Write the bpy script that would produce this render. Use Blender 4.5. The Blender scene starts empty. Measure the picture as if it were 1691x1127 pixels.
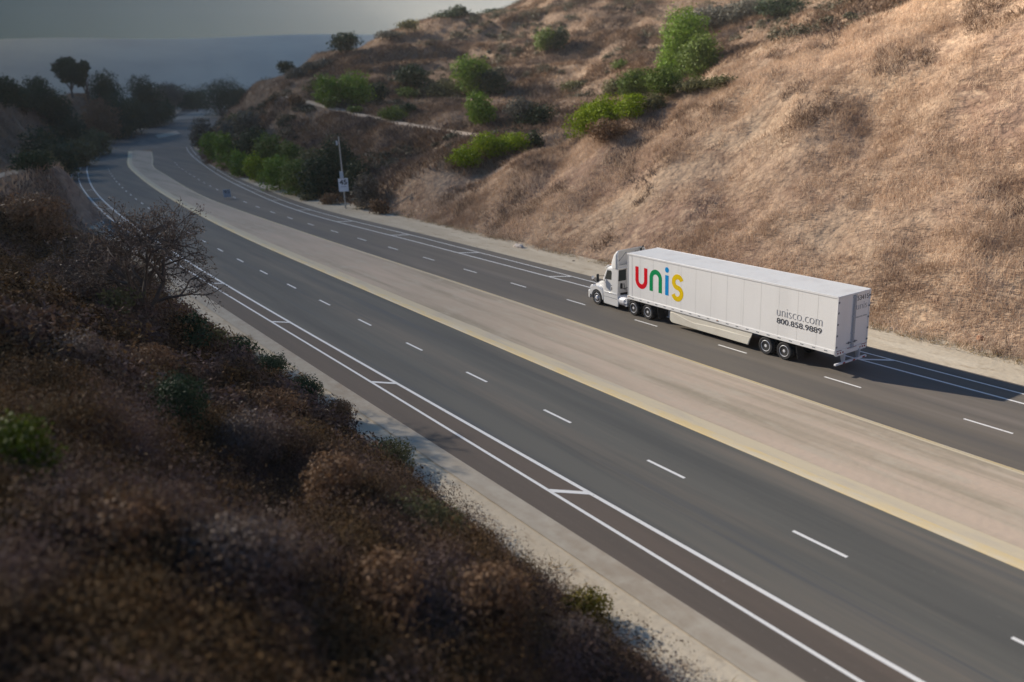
import bpy, bmesh, math, random
import numpy as np
from mathutils import Vector, Matrix
R = math.radians
rng = np.random.default_rng(7)
random.seed(7)
scn = bpy.context.scene
COL = scn.collection

# ------------------------------------------------------------------ camera
CX, CY, CZ = 26.173161, -35.876399, 15.052105
YAW, PITCH, ROLL, FPX = -1.008026, 0.292785, -0.045988, 1413.813
PW, PH = 1691.0, 1127.0
fw = np.array([math.sin(YAW)*math.cos(PITCH), math.cos(YAW)*math.cos(PITCH), -math.sin(PITCH)])
r0 = np.array([math.cos(YAW), -math.sin(YAW), 0.0]); u0 = np.cross(r0, fw)
rt = math.cos(ROLL)*r0 + math.sin(ROLL)*u0
up = -math.sin(ROLL)*r0 + math.cos(ROLL)*u0
cam = bpy.data.objects.new('camera', bpy.data.cameras.new('camera')); COL.objects.link(cam)
M = Matrix.Identity(4)
for i in range(3):
    M[i][0], M[i][1], M[i][2] = rt[i], up[i], -fw[i]
M[0][3], M[1][3], M[2][3] = CX, CY, CZ
cam.matrix_world = M
cam.data.sensor_width = 36; cam.data.lens = 36*FPX/PW
cam.data.clip_start = 0.5; cam.data.clip_end = 20000
cam.data.dof.use_dof = True; cam.data.dof.focus_distance = 46; cam.data.dof.aperture_fstop = 0.22
scn.camera = cam

# ------------------------------------------------------------------ sky, sun, exposure
SUNV = Vector((-1.75, -0.66, 1.0)).normalized()
SUN_EL = math.asin(SUNV.z); SUN_AZ = math.atan2(SUNV.x, SUNV.y)
w = bpy.data.worlds.new('World'); scn.world = w; w.use_nodes = True
nt = w.node_tree; N = nt.nodes; Lk = nt.links; N.clear()
out = N.new('ShaderNodeOutputWorld'); bg = N.new('ShaderNodeBackground'); Lk.new(bg.outputs[0], out.inputs[0])
sky = N.new('ShaderNodeTexSky'); sky.sky_type = 'NISHITA'; sky.sun_disc = False
sky.sun_elevation = SUN_EL; sky.sun_rotation = SUN_AZ; sky.altitude = 100; sky.air_density = 1.0; sky.dust_density = 1.5; sky.ozone_density = 3.0
bg.inputs['Strength'].default_value = 0.04
# grey layer added low in the sky, its colour darkened towards the left
tc = N.new('ShaderNodeTexCoord')
dot = N.new('ShaderNodeVectorMath'); dot.operation = 'DOT_PRODUCT'; dot.inputs[1].default_value = (-0.62, -0.785, 0)
Lk.new(tc.outputs['Generated'], dot.inputs[0])
rmp = N.new('ShaderNodeValToRGB'); Lk.new(dot.outputs['Value'], rmp.inputs[0])
SKYSTOPS = [(0.08, (3.7, 3.72, 3.5)), (0.25, (2.15, 2.13, 1.98)), (0.40, (1.05, 1.04, 0.98)), (0.60, (0.13, 0.128, 0.12))]
el = rmp.color_ramp.elements
el[0].position, el[0].color = SKYSTOPS[0][0], (*SKYSTOPS[0][1], 1); el[1].position, el[1].color = SKYSTOPS[-1][0], (*SKYSTOPS[-1][1], 1)
for p, c in SKYSTOPS[1:-1]:
    e = el.new(p); e.color = (*c, 1)
sep = N.new('ShaderNodeSeparateXYZ'); Lk.new(tc.outputs['Generated'], sep.inputs[0])
mr = N.new('ShaderNodeMapRange'); mr.inputs[1].default_value = 0.30; mr.inputs[2].default_value = 0.12; mr.inputs[3].default_value = 0.0; mr.inputs[4].default_value = 0.93
Lk.new(sep.outputs['Z'], mr.inputs[0])
nz = N.new('ShaderNodeTexNoise'); nz.inputs['Scale'].default_value = 3; nz.inputs['Detail'].default_value = 5; Lk.new(tc.outputs['Generated'], nz.inputs['Vector'])
mm = N.new('ShaderNodeMath'); mm.operation = 'MULTIPLY_ADD'; mm.inputs[1].default_value = 0.12; mm.inputs[2].default_value = -0.05
Lk.new(nz.outputs['Fac'], mm.inputs[0])
ad = N.new('ShaderNodeMath'); ad.operation = 'ADD'; ad.use_clamp = True; Lk.new(mm.outputs[0], ad.inputs[0]); Lk.new(mr.outputs[0], ad.inputs[1])
mx = N.new('ShaderNodeMix'); mx.data_type = 'RGBA'
Lk.new(ad.outputs[0], mx.inputs['Factor']); tn = N.new('ShaderNodeMix'); tn.data_type = 'RGBA'; tn.blend_type = 'MULTIPLY'; tn.inputs['Factor'].default_value = 1; tn.inputs['B'].default_value = (.46, .88, 1.18, 1)
Lk.new(sky.outputs[0], tn.inputs['A']); Lk.new(tn.outputs['Result'], mx.inputs['A']); Lk.new(rmp.outputs[0], mx.inputs['B'])
Lk.new(mx.outputs['Result'], bg.inputs['Color'])

sun = bpy.data.objects.new('sun', bpy.data.lights.new('sun', 'SUN')); COL.objects.link(sun)
sun.data.energy = 5.0; sun.data.angle = R(0.6); sun.data.color = (1.0, 0.895, 0.765)
sun.rotation_euler = SUNV.to_track_quat('Z', 'Y').to_euler()
scn.view_settings.view_transform = 'Standard'; scn.view_settings.look = 'None'
scn.view_settings.exposure = 1.32; scn.view_settings.gamma = 1
scn.cycles.volume_bounces = 1
scn.cycles.transparent_max_bounces = 16

# ------------------------------------------------------------------ helpers
def tag(o, label=None, cat=None, group=None, kind=None):
    if label: o['label'] = label
    if cat: o['category'] = cat
    if group: o['group'] = group
    if kind: o['kind'] = kind
    return o
def empty(name, loc, rz=0, parent=None):
    o = bpy.data.objects.new(name, None); COL.objects.link(o); o.location = loc; o.rotation_euler = (0, 0, rz)
    if parent: o.parent = parent
    return o
def mesh_np(name, V, F, mat=None, parent=None, smooth=False, attrs=None):
    V = np.asarray(V, dtype=np.float32); F = np.asarray(F, dtype=np.int32)
    me = bpy.data.meshes.new(name)
    me.vertices.add(len(V)); me.vertices.foreach_set('co', V.ravel())
    k = F.shape[1]
    me.loops.add(F.size); me.loops.foreach_set('vertex_index', F.ravel())
    me.polygons.add(len(F)); me.polygons.foreach_set('loop_start', np.arange(len(F), dtype=np.int32)*k)
    if smooth: me.polygons.foreach_set('use_smooth', np.ones(len(F), dtype=bool))
    me.update(calc_edges=True)
    if attrs:
        for an, av in attrs.items():
            a = me.attributes.new(an, 'FLOAT', 'POINT'); a.data.foreach_set('value', np.asarray(av, dtype=np.float32))
    if mat: me.materials.append(mat)
    o = bpy.data.objects.new(name, me); COL.objects.link(o)
    if parent: o.parent = parent
    return o
class MB:
    """collects shapes into one mesh"""
    def __init__(s): s.v = []; s.f = []
    def add(s, v, f):
        n = len(s.v); s.v += [tuple(map(float, p)) for p in v]; s.f += [tuple(i+n for i in q) for q in f]
    def box(s, x0, x1, y0, y1, z0, z1):
        v = [(x, y, z) for z in (z0, z1) for x, y in ((x0, y0), (x1, y0), (x1, y1), (x0, y1))]
        s.add(v, [(3, 2, 1, 0), (4, 5, 6, 7), (0, 1, 5, 4), (1, 2, 6, 5), (2, 3, 7, 6), (3, 0, 4, 7)])
    def prism(s, prof, a0, a1, axis='y'):
        n = len(prof)
        def P(p, a): return (p[0], a, p[1]) if axis == 'y' else ((a, p[0], p[1]) if axis == 'x' else (p[0], p[1], a))
        s.add([P(p, a0) for p in prof] + [P(p, a1) for p in prof],
              [tuple(range(n)), tuple(range(2*n-1, n-1, -1))] + [(i, i+n, (i+1) % n+n, (i+1) % n) for i in range(n)])
    def tube(s, pts, rad, seg=8, caps=True):
        pts = [Vector(p) for p in pts]; rad = rad if hasattr(rad, '__len__') else [rad]*len(pts)
        rings = []
        for i, p in enumerate(pts):
            d = (pts[min(i+1, len(pts)-1)] - pts[max(i-1, 0)]).normalized()
            a = d.cross(Vector((0, 0, 1)) if abs(d.z) < .9 else Vector((1, 0, 0))).normalized(); b = d.cross(a)
            rings.append([p + a*math.cos(2*math.pi*k/seg)*rad[i] + b*math.sin(2*math.pi*k/seg)*rad[i] for k in range(seg)])
        v = [q for r in rings for q in r]; f = []
        for i in range(len(pts)-1):
            for k in range(seg):
                f.append((i*seg+k, i*seg+(k+1) % seg, (i+1)*seg+(k+1) % seg, (i+1)*seg+k))
        if caps: f += [tuple(range(seg))[::-1], tuple((len(pts)-1)*seg+k for k in range(seg))]
        s.add(v, f)
    def lathe_y(s, cx, cz, prof, seg=28):
        """prof: (radius, y)"""
        n = len(prof); v = []; f = []
        for r, y in prof:
            for k in range(seg):
                a = 2*math.pi*k/seg; v.append((cx+r*math.cos(a), y, cz+r*math.sin(a)))
        for i in range(n-1):
            for k in range(seg): f.append((i*seg+k, (i+1)*seg+k, (i+1)*seg+(k+1) % seg, i*seg+(k+1) % seg))
        f.append(tuple(range(seg))); f.append(tuple((n-1)*seg+k for k in range(seg))[::-1])
        s.add(v, f)
    def loft(s, secs, cap0=True, cap1=True):
        m = len(secs[0]); v = [p for q in secs for p in q]; f = []
        for i in range(len(secs)-1):
            for k in range(m): f.append((i*m+k, i*m+(k+1) % m, (i+1)*m+(k+1) % m, (i+1)*m+k))
        if cap0: f.append(tuple(range(m))[::-1])
        if cap1: f.append(tuple((len(secs)-1)*m+k for k in range(m)))
        s.add(v, f)
    def build(s, name, mat=None, parent=None, bevel=0, smooth=35, seg=2):
        me = bpy.data.meshes.new(name); me.from_pydata(s.v, [], s.f)
        bm = bmesh.new(); bm.from_mesh(me); bmesh.ops.recalc_face_normals(bm, faces=bm.faces); bm.to_mesh(me); bm.free()
        if smooth:
            me.shade_smooth(); me.set_sharp_from_angle(angle=R(smooth))
        if mat: me.materials.append(mat)
        o = bpy.data.objects.new(name, me); COL.objects.link(o)
        if parent: o.parent = parent
        if bevel:
            b = o.modifiers.new('bevel', 'BEVEL'); b.width = bevel; b.segments = seg; b.limit_method = 'ANGLE'; b.angle_limit = R(40)
        return o
def rrect(x, y0, y1, z0, z1, r, n=5, rb=None):
    """rounded rectangle section in the yz plane; rb = radius of the lower corners"""
    rb = r if rb is None else rb; P = []
    for (cy, cz, a0, q) in ((y1-r, z1-r, 0, r), (y0+r, z1-r, 90, r), (y0+rb, z0+rb, 180, rb), (y1-rb, z0+rb, 270, rb)):
        for k in range(n+1):
            a = R(a0+90*k/n); P.append((x, cy+q*math.cos(a), cz+q*math.sin(a)))
    return P

# ---- materials
def mat(name, col, rough=0.8, metal=0.0, spec=0.4, noise=None, bump=0.0, bscale=8, coords='Object', stretch=(1, 1, 1), coat=0):
    """noise: list of (scale, (r,g,b), amount lo, hi) layers mixed over the colour by a noise mask"""
    m = bpy.data.materials.new(name); m.use_nodes = True; t = m.node_tree; b = t.nodes['Principled BSDF']
    b.inputs['Roughness'].default_value = rough; b.inputs['Metallic'].default_value = metal
    b.inputs['Specular IOR Level'].default_value = spec; b.inputs['Base Color'].default_value = (*col, 1)
    if coat: b.inputs['Coat Weight'].default_value = coat
    tcn = t.nodes.new('ShaderNodeTexCoord'); mp = t.nodes.new('ShaderNodeMapping'); mp.inputs['Scale'].default_value = stretch
    t.links.new(tcn.outputs[coords], mp.inputs[0])
    last = None
    for (sc, c2, lo, hi, *rest) in (noise or []):
        nn = t.nodes.new('ShaderNodeTexNoise'); nn.inputs['Scale'].default_value = sc; nn.inputs['Detail'].default_value = 6; nn.inputs['Roughness'].default_value = 0.62
        if rest:
            mp2 = t.nodes.new('ShaderNodeMapping'); mp2.inputs['Scale'].default_value = rest[0]; mp2.inputs['Location'].default_value = (sc*3.1, sc*7.7, 0)
            t.links.new(tcn.outputs[coords], mp2.inputs[0]); t.links.new(mp2.outputs[0], nn.inputs['Vector'])
        else: t.links.new(mp.outputs[0], nn.inputs['Vector'])
        q = t.nodes.new('ShaderNodeMapRange'); q.inputs[1].default_value = lo; q.inputs[2].default_value = hi; t.links.new(nn.outputs['Fac'], q.inputs[0])
        x = t.nodes.new('ShaderNodeMix'); x.data_type = 'RGBA'; x.inputs['B'].default_value = (*c2, 1)
        if last: t.links.new(last, x.inputs['A'])
        else: x.inputs['A'].default_value = (*col, 1)
        t.links.new(q.outputs[0], x.inputs['Factor']); last = x.outputs['Result']
    if last: t.links.new(last, b.inputs['Base Color'])
    if bump:
        nn = t.nodes.new('ShaderNodeTexNoise'); nn.inputs['Scale'].default_value = bscale; nn.inputs['Detail'].default_value = 8
        t.links.new(mp.outputs[0], nn.inputs['Vector'])
        bp = t.nodes.new('ShaderNodeBump'); bp.inputs['Strength'].default_value = bump; bp.inputs['Distance'].default_value = 0.3
        t.links.new(nn.outputs['Fac'], bp.inputs['Height']); t.links.new(bp.outputs[0], b.inputs['Normal'])
    return m
def leafmat(name, c1, c2, trans=0.25, rough=0.6, patch=None, pscale=0.25):
    """leaf colour runs c1 -> c2 with the per-leaf tint attribute; patch: third colour in large patches"""
    m = bpy.data.materials.new(name); m.use_nodes = True; t = m.node_tree; b = t.nodes['Principled BSDF']; o = t.nodes['Material Output']
    b.inputs['Roughness'].default_value = rough; b.inputs['Specular IOR Level'].default_value = 0.1
    a = t.nodes.new('ShaderNodeAttribute'); a.attribute_name = 'tint'
    x = t.nodes.new('ShaderNodeMix'); x.data_type = 'RGBA'; x.inputs['A'].default_value = (*c1, 1); x.inputs['B'].default_value = (*c2, 1)
    t.links.new(a.outputs['Fac'], x.inputs['Factor']); last = x.outputs['Result']
    if patch:
        tcn = t.nodes.new('ShaderNodeTexCoord'); nn = t.nodes.new('ShaderNodeTexNoise'); nn.inputs['Scale'].default_value = pscale; nn.inputs['Detail'].default_value = 4
        t.links.new(tcn.outputs['Object'], nn.inputs['Vector'])
        q = t.nodes.new('ShaderNodeMapRange'); q.inputs[1].default_value = 0.45; q.inputs[2].default_value = 0.62; t.links.new(nn.outputs['Fac'], q.inputs[0])
        y = t.nodes.new('ShaderNodeMix'); y.data_type = 'RGBA'; y.inputs['B'].default_value = (*patch, 1); t.links.new(last, y.inputs['A']); t.links.new(q.outputs[0], y.inputs['Factor']); last = y.outputs['Result']
    t.links.new(last, b.inputs['Base Color'])
    tr = t.nodes.new('ShaderNodeBsdfTranslucent'); t.links.new(last, tr.inputs['Color'])
    ms = t.nodes.new('ShaderNodeMixShader'); ms.inputs[0].default_value = trans
    t.links.new(b.outputs[0], ms.inputs[1]); t.links.new(tr.outputs[0], ms.inputs[2]); t.links.new(ms.outputs[0], o.inputs['Surface'])
    return m

# ------------------------------------------------------------------ surveying: photo sight lines -> places on the land
def sstep(a, b, x):
    t = np.clip((np.asarray(x, float)-a)/(b-a), 0, 1); return t*t*(3-2*t)
def roadz(x): return 8.0*sstep(-240, -560, x)
def raydir(u, v): return fw + rt*(u-PW/2)/FPX - up*(v-PH/2)/FPX
def PT(u, v, t):
    d = raydir(u, v); h = math.hypot(d[0], d[1]); return (CX+d[0]/h*t, CY+d[1]/h*t, CZ+d[2]/h*t)
def UP(u, v):
    d = raydir(u, v); d = d/math.hypot(d[0], d[1]); t = 5.0
    while t < 1500:
        if CZ+d[2]*t < roadz(CX+d[0]*t): break
        t += .25
    return CX+d[0]*t, CY+d[1]*t
def pchip(xs, ys):
    o = np.argsort(xs); xs = np.array(xs, float)[o]; ys = np.array(ys, float)[o]
    h = np.diff(xs); dl = np.diff(ys)/h; m = np.zeros(len(xs)); m[0] = dl[0]; m[-1] = dl[-1]
    for i in range(1, len(xs)-1):
        m[i] = (dl[i-1]*h[i]+dl[i]*h[i-1])/(h[i]+h[i-1])
    def f(x):
        x = np.asarray(x, float); i = np.clip(np.searchsorted(xs, x)-1, 0, len(h)-1); xx = np.clip(x, xs[0]-400, xs[-1]+400); t = (xx-xs[i])/h[i]
        r = (2*t**3-3*t**2+1)*ys[i]+(t**3-2*t**2+t)*h[i]*m[i]+(-2*t**3+3*t**2)*ys[i+1]+(t**3-t**2)*h[i]*m[i+1]
        r = np.where(t < 0, ys[0]+m[0]*(xx-xs[0]), r); return np.where(t > 1, ys[-1]+m[-1]*(xx-xs[-1]), r)
    return f
def fromlist(near, px):
    P = list(near) + [UP(*q) for q in px]; return pchip([p[0] for p in P], [p[1] for p in P])
y_medR = fromlist([(90, -3.9), (20, -3.9), (-30, -3.75), (-67, -4.0), (-112, -3.3)], [(275, 290), (256, 278), (253, 262)])
y_medL = fromlist([(90, -10.55), (20, -10.6), (-36, -10.5), (-69, -10.2), (-107, -8.5)], [(230, 293), (211, 273), (211, 261), (223, 238), (253, 224), (290, 205), (330, 190)])
y_fogL = fromlist([(90, -17.6), (16, -17.7), (-10, -18.1), (-31, -18.4), (-57, -18.5), (-92, -17.9)], [(160, 320), (145, 290), (146, 273), (160, 262)])
y_bikL = fromlist([(90, -18.8), (15, -18.9), (-15, -19.15), (-45, -19.5), (-92, -19.4)], [(146, 325), (131, 300), (134, 276), (148, 264)])
y_edgL = fromlist([(90, -19.9), (15, -20.0), (-18, -20.6), (-50, -21.0), (-83, -21.0)], [(132, 325), (119, 302), (121, 280), (137, 264), (171, 240), (213, 222), (243, 212), (288, 191), (300, 183)])
y_fogR = fromlist([(90, 2.95), (-20, 2.9), (-50, 2.4), (-83, 1.8)], [(400, 310), (330, 268), (311, 250), (308, 240), (320, 228)])
y_bikR = fromlist([(90, 4.3), (-20, 4.2), (-54, 3.9), (-83, 3.3)], [(415, 310), (340, 268), (319, 250), (315, 240), (326, 228)])
y_edgR = fromlist([(90, 5.7), (-25, 5.3), (-54, 5.1), (-83, 4.7)], [(430, 310), (350, 270), (325, 250), (320, 240), (331, 229)])
y_ftR = fromlist([(90, 9.5), (-30, 9.2), (-66, 9.8), (-95, 9.8), (-124, 10.2)], [(350, 275), (333, 245), (342, 222)])
y_ftL = fromlist([(90, -22.6), (12, -22.6), (-10, -22.6), (-36, -22.6), (-77, -22.6), (-131, -22.0)], [(95, 300), (100, 275), (150, 243), (205, 220), (240, 208), (275, 190), (283, 180)])

def rbf(P):
    P = np.array(P, float); X = P[:, :2]/100; n = len(P)
    def K(a, b):
        r2 = ((a[:, None, :]-b[None, :, :])**2).sum(-1); return r2*np.log(r2+1e-12)*.5
    A = np.zeros((n+3, n+3)); A[:n, :n] = K(X, X)+np.eye(n)*1e-3; A[:n, n] = 1; A[:n, n+1:] = X; A[n, :n] = 1; A[n+1:, :n] = X.T
    s = np.linalg.solve(A, np.concatenate([P[:, 2], np.zeros(3)]))
    def f(x, y):
        x = np.asarray(x, float); sh = x.shape; Q = np.stack([x.ravel(), np.asarray(y, float).ravel()], -1)/100; r = np.zeros(len(Q))
        for i in range(0, len(Q), 20000):
            q = Q[i:i+20000]; r[i:i+20000] = K(q, X)@s[:n]+s[n]+q@s[n+1:]
        return r.reshape(sh)
    return f
BR = [PT(*p) for p in [
    (500, 167, 200), (560, 183, 188), (640, 200, 168), (700, 212, 152), (770, 222, 135), (830, 233, 120),
    (560, 152, 215), (640, 176, 196), (700, 186, 180), (850, 196, 160), (600, 135, 228), (760, 158, 200), (900, 158, 185), (980, 190, 140),
    (600, 100, 250), (700, 92, 252), (800, 100, 235), (900, 84, 232), (1000, 100, 212), (1100, 96, 200), (1060, 140, 165), (1180, 130, 150), (1200, 62, 210), (1260, 98, 150), (1320, 30, 200),
    (555, 96, 265), (600, 76, 270), (660, 62, 275), (720, 48, 280), (800, 34, 290), (860, 18, 300), (900, -2, 310), (1000, -60, 330), (1200, -120, 330), (1450, -60, 260),
    (480, 122, 272), (440, 138, 270), (400, 165, 275), (455, 160, 235),
    (930, 226, 124), (1080, 168, 126), (1230, 98, 131), (1340, 36, 140), (760, 255, 122), (850, 238, 112), (690, 280, 112)]]
def pol(u, t, z):
    p = PT(u, 100, t); return (p[0], p[1], z)
BR += [pol(600, 350, 18), pol(750, 370, 24), pol(900, 420, 30), pol(1100, 480, 40), pol(450, 340, 6), pol(550, 450, 4), pol(800, 520, 15), pol(1300, 420, 60), pol(1600, 300, 75)]
for x in (-90, -125, -160, -200, -240, -290, -350): BR.append((x, float(y_ftR(x))+1, 0.3+float(roadz(x))))
BR += [(-40, 14, 0), (-55, 14, 0), (-60, 22, 1.5), (-45, 28, 4), (-30, 38, 8), (0, 14, 0), (40, 14, 0), (80, 14, 0), (0, 50, 12), (60, 60, 15)]
f_back = rbf(BR)
def softmax2(a, b, k=1.2): return np.maximum(a, b) + k*np.exp(-np.abs(a-b)/k)*0.35
CA = np.array([-76.0, 11.0]); CB = np.array([-36.0, 41.6]); cd = (CB-CA)/np.linalg.norm(CB-CA); cn = np.array([cd[1], -cd[0]])
def f_right(x, y):
    d = (x-CA[0])*cn[0] + (y-CA[1])*cn[1]
    spur = .6*(y-9.8) - .75*np.maximum(0, -d) - 1.2*np.exp(-np.maximum(d, 0)/3.0)
    spur = spur - 0.0022*np.maximum(0, y-70)**2
    return softmax2(spur, f_back(x, y), 0.8)
LL = [(x, y, z) for x in (-60, -20, 20, 60, 100) for (y, z) in ((-24, .5), (-30, 4.2), (-36, 7.4), (-45, 10), (-60, 11), (-90, 11))]
LL += [PT(*p) for p in [(0, 296, 118), (60, 278, 130), (0, 340, 100), (30, 420, 75), (0, 230, 175), (100, 252, 250), (100, 215, 300), (118, 158, 378), (150, 160, 385), (172, 165, 388), (215, 185, 440), (60, 174, 300), (0, 180, 250), (-200, 200, 200), (-300, 300, 120)]]
for x in (-90, -130, -170, -210, -260, -320, -400, -500): LL.append((x, float(y_ftL(x))-1.5, 0.4+float(roadz(x))))
LL += [pol(100, 480, 10), pol(0, 400, 8), pol(-300, 350, 10), pol(200, 600, 2), pol(-100, 600, 2)]
f_left = rbf(LL)

# value noise (numpy) for relief
def vnoise(x, y, s, seed):
    g = np.random.default_rng(seed).random((256, 256)); X = x/s+1000; Y = y/s+1000
    i = np.floor(X).astype(int); j = np.floor(Y).astype(int); fx = X-i; fy = Y-j; fx = fx*fx*(3-2*fx); fy = fy*fy*(3-2*fy)
    a = g[i % 256, j % 256]; b = g[(i+1) % 256, j % 256]; c = g[i % 256, (j+1) % 256]; d = g[(i+1) % 256, (j+1) % 256]
    return (a*(1-fx)+b*fx)*(1-fy)+(c*(1-fx)+d*fx)*fy - .5
def Z(x, y):
    x = np.asarray(x, float); y = np.asarray(y, float); x, y = np.broadcast_arrays(x, y)
    rz = roadz(x); yr = y_ftR(x); yl = y_ftL(x)
    dr = y-yr; dl = yl-y
    far = sstep(-560, -480, x)          # the land beyond the crest falls away
    rel = 1.7*vnoise(x+.9*y, (y*.5-.55*x), 8, 1) + 1.0*vnoise(x+.8*y, .7*y-.6*x, 3.6, 2) + .3*vnoise(x, y, 1.5, 3)
    fr = f_right(x, y); back = sstep(3, -4, (x-CA[0])*cn[0]+(y-CA[1])*cn[1])*sstep(7, 12, fr)
    fr = fr + back*(.85*7.5/6.283)*np.sin(6.283*(fr+2.5*vnoise(x, y, 40, 6))/7.5)
    big = 5*vnoise(x, y, 45, 4)*sstep(30, 120, np.hypot(x-CX, y-CY)-60)
    hr = np.maximum(fr+rel*sstep(.5, 7, dr)+big*sstep(30, 80, dr), rz+.02)
    hl = np.maximum(f_left(x, y)+1.3*(rel+1.3*vnoise(x, y, 2.3, 8)*sstep(-90, -60, x))*sstep(.5, 5, dl), rz-.5)
    hr = np.minimum(hr, 75); hl = np.clip(hl, -1, 26)
    base = rz-.07
    z = base + sstep(-.4, 3.5, dr)*(hr-base)*(dr > -.4) + np.clip((dl+.3)/(2.8+8*sstep(-62, -95, x)), 0, 1)**1.3*(hl-base)*(dl > -.3)
    z = z*far + (1-far)*(3.0)
    return z
TRACK = np.array([PT(*p) for p in [(478, 160, 206), (500, 167, 200), (560, 183, 188), (600, 192, 178), (640, 200, 168), (700, 212, 152), (770, 222, 135), (830, 233, 120)]])
PATH = np.array([PT(*p) for p in [(-60, 306, 112), (0, 291, 120), (30, 284, 124), (65, 275, 130)]])
def dense(P, st=1.0):
    q = np.concatenate([[0], np.cumsum(np.hypot(*np.diff(P[:, :2], axis=0).T))]); ss = np.arange(0, q[-1], st)
    D = np.stack([np.interp(ss, q, P[:, k]) for k in range(3)], -1)
    for _ in range(12): D[1:-1] = (D[:-2]+D[1:-1]+D[2:])/3
    return D
TRD, PAD = dense(TRACK), dense(PATH)
Zraw = Z
def HITraw(u, v):
    d = raydir(u, v); d = d/math.hypot(d[0], d[1]); ts = np.arange(70, 330, .5); x = CX+d[0]*ts; y = CY+d[1]*ts; g = CZ+d[2]*ts-Zraw(x, y); k = np.nonzero(g < 0)[0]
    i = int(k[0]) if len(k) else int(np.argmin(g)); return (x[i], y[i], float(Zraw(x[i], y[i])))
BENCH = []
for px in ([(1000, 34), (1060, 33), (1130, 32), (1200, 31), (1270, 30)], [(610, 112), (680, 104), (750, 101), (820, 103), (870, 106)], [(690, 166), (740, 165), (790, 166), (850, 167), (910, 170)]):
    Q = np.array([HITraw(*q) for q in px]); D = dense(Q)
    for _ in range(25): D[1:-1] = (D[:-2]+D[1:-1]+D[2:])/3
    BENCH.append(D)
def Z(x, y):
    z = Zraw(x, y); x = np.asarray(x, float)+0*z; y = np.asarray(y, float)+0*z
    for D in (TRD, PAD, *BENCH):
        x0, x1, y0, y1 = D[:, 0].min()-8, D[:, 0].max()+8, D[:, 1].min()-8, D[:, 1].max()+8
        m = (x > x0) & (x < x1) & (y > y0) & (y < y1)
        if not m.any(): continue
        xs, ys = x[m], y[m]; d2 = np.full(len(xs), 1e9); zt = np.zeros(len(xs))
        for p in D:
            q = (xs-p[0])**2+(ys-p[1])**2; b = q < d2; d2 = np.where(b, q, d2); zt = np.where(b, p[2], zt)
        w_ = 1-sstep(2.0, 7.5, np.sqrt(d2)); z = z.copy() if z.ndim else np.array([z]); 
        z[m] = z[m]*(1-w_)+zt*w_
    return z
def HIT(u, v, tmax=900):
    d = raydir(u, v); d = d/math.hypot(d[0], d[1]); ts = np.arange(5, tmax, .5); x = CX+d[0]*ts; y = CY+d[1]*ts; z = CZ+d[2]*ts
    k = np.nonzero(z < Z(x, y))[0]
    if len(k) == 0:   # the sight line skims over the crest: use where it comes closest to the land
        g = z-Z(x, y); sel = (ts > 60) & (ts < 330); i = int(np.argmin(np.where(sel, g, 1e9)))
    else: i = k[0]
    return float(x[i]), float(y[i]), float(Z(x[i], y[i])), float(ts[i])

# ------------------------------------------------------------------ ground
def axis(segs):
    a = []
    for x0, x1, st in segs: a += list(np.arange(x0, x1, st))
    return np.array(a+[segs[-1][1]])
gx = axis([(-1500, -700, 25), (-700, -340, 6), (-340, -120, 2.2), (-120, 40, .8), (40, 110, 3), (110, 1500, 35)])
gy = axis([(-1500, -260, 40), (-260, -60, 4), (-60, -18, .8), (-18, 4, 2), (4, 62, .7), (62, 130, 1.6), (130, 340, 3), (340, 1500, 35)])
GX, GY = np.meshgrid(gx, gy, indexing='ij')
GZ = Z(GX, GY)
edge = sstep(300, 700, np.maximum(np.abs(GX+250)-350, np.maximum(GY-150, -GY-150)))
GZ = GZ*(1-edge)+2*edge
nx, ny = GX.shape
V = np.stack([GX.ravel(), GY.ravel(), GZ.ravel()], -1)
idx = np.arange(nx*ny).reshape(nx, ny)
F = np.stack([idx[:-1, :-1].ravel(), idx[1:, :-1].ravel(), idx[1:, 1:].ravel(), idx[:-1, 1:].ravel()], -1)
m_ground = mat('dry_hill', (.45, .33, .225), 0.95, spec=.1, bump=.9, bscale=1.6, noise=[
    (.035, (.27, .175, .125), .42, .62), (.22, (.20, .125, .085), .5, .68, (1, 2.2, 1)), (.9, (.52, .37, .25), .5, .72), (3.5, (.16, .10, .07), .56, .8)])
left_shade_mask = (sstep(0, 3, y_ftL(GX)-GY)*(.55+.45*sstep(-110, -70, GX))).ravel()  # ground left of the road darkened in colour to stand in for shade
t = m_ground.node_tree; bs = t.nodes['Principled BSDF']; src = bs.inputs['Base Color'].links[0].from_socket
at = t.nodes.new('ShaderNodeAttribute'); at.attribute_name = 'left_shade'; mg = t.nodes.new('ShaderNodeMix'); mg.data_type = 'RGBA'; mg.inputs['B'].default_value = (.075, .048, .032, 1)
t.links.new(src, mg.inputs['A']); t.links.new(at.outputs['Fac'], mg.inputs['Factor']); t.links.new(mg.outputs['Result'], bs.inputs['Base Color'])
at = t.nodes.new('ShaderNodeAttribute'); at.attribute_name = 'scrub_soil'; mh = t.nodes.new('ShaderNodeMix'); mh.data_type = 'RGBA'; mh.inputs['B'].default_value = (.21, .15, .105, 1)
t.links.new(mg.outputs['Result'], mh.inputs['A']); t.links.new(at.outputs['Fac'], mh.inputs['Factor']); t.links.new(mh.outputs['Result'], bs.inputs['Base Color'])
rear_soil = (.75*sstep(2, -3, (GX-CA[0])*cn[0]+(GY-CA[1])*cn[1])*sstep(0, 2, GY-y_ftR(GX))).ravel()
ground = tag(mesh_np('ground', V, F, m_ground, smooth=True, attrs={'left_shade': left_shade_mask*.9, 'scrub_soil': rear_soil}), kind='structure')

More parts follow.
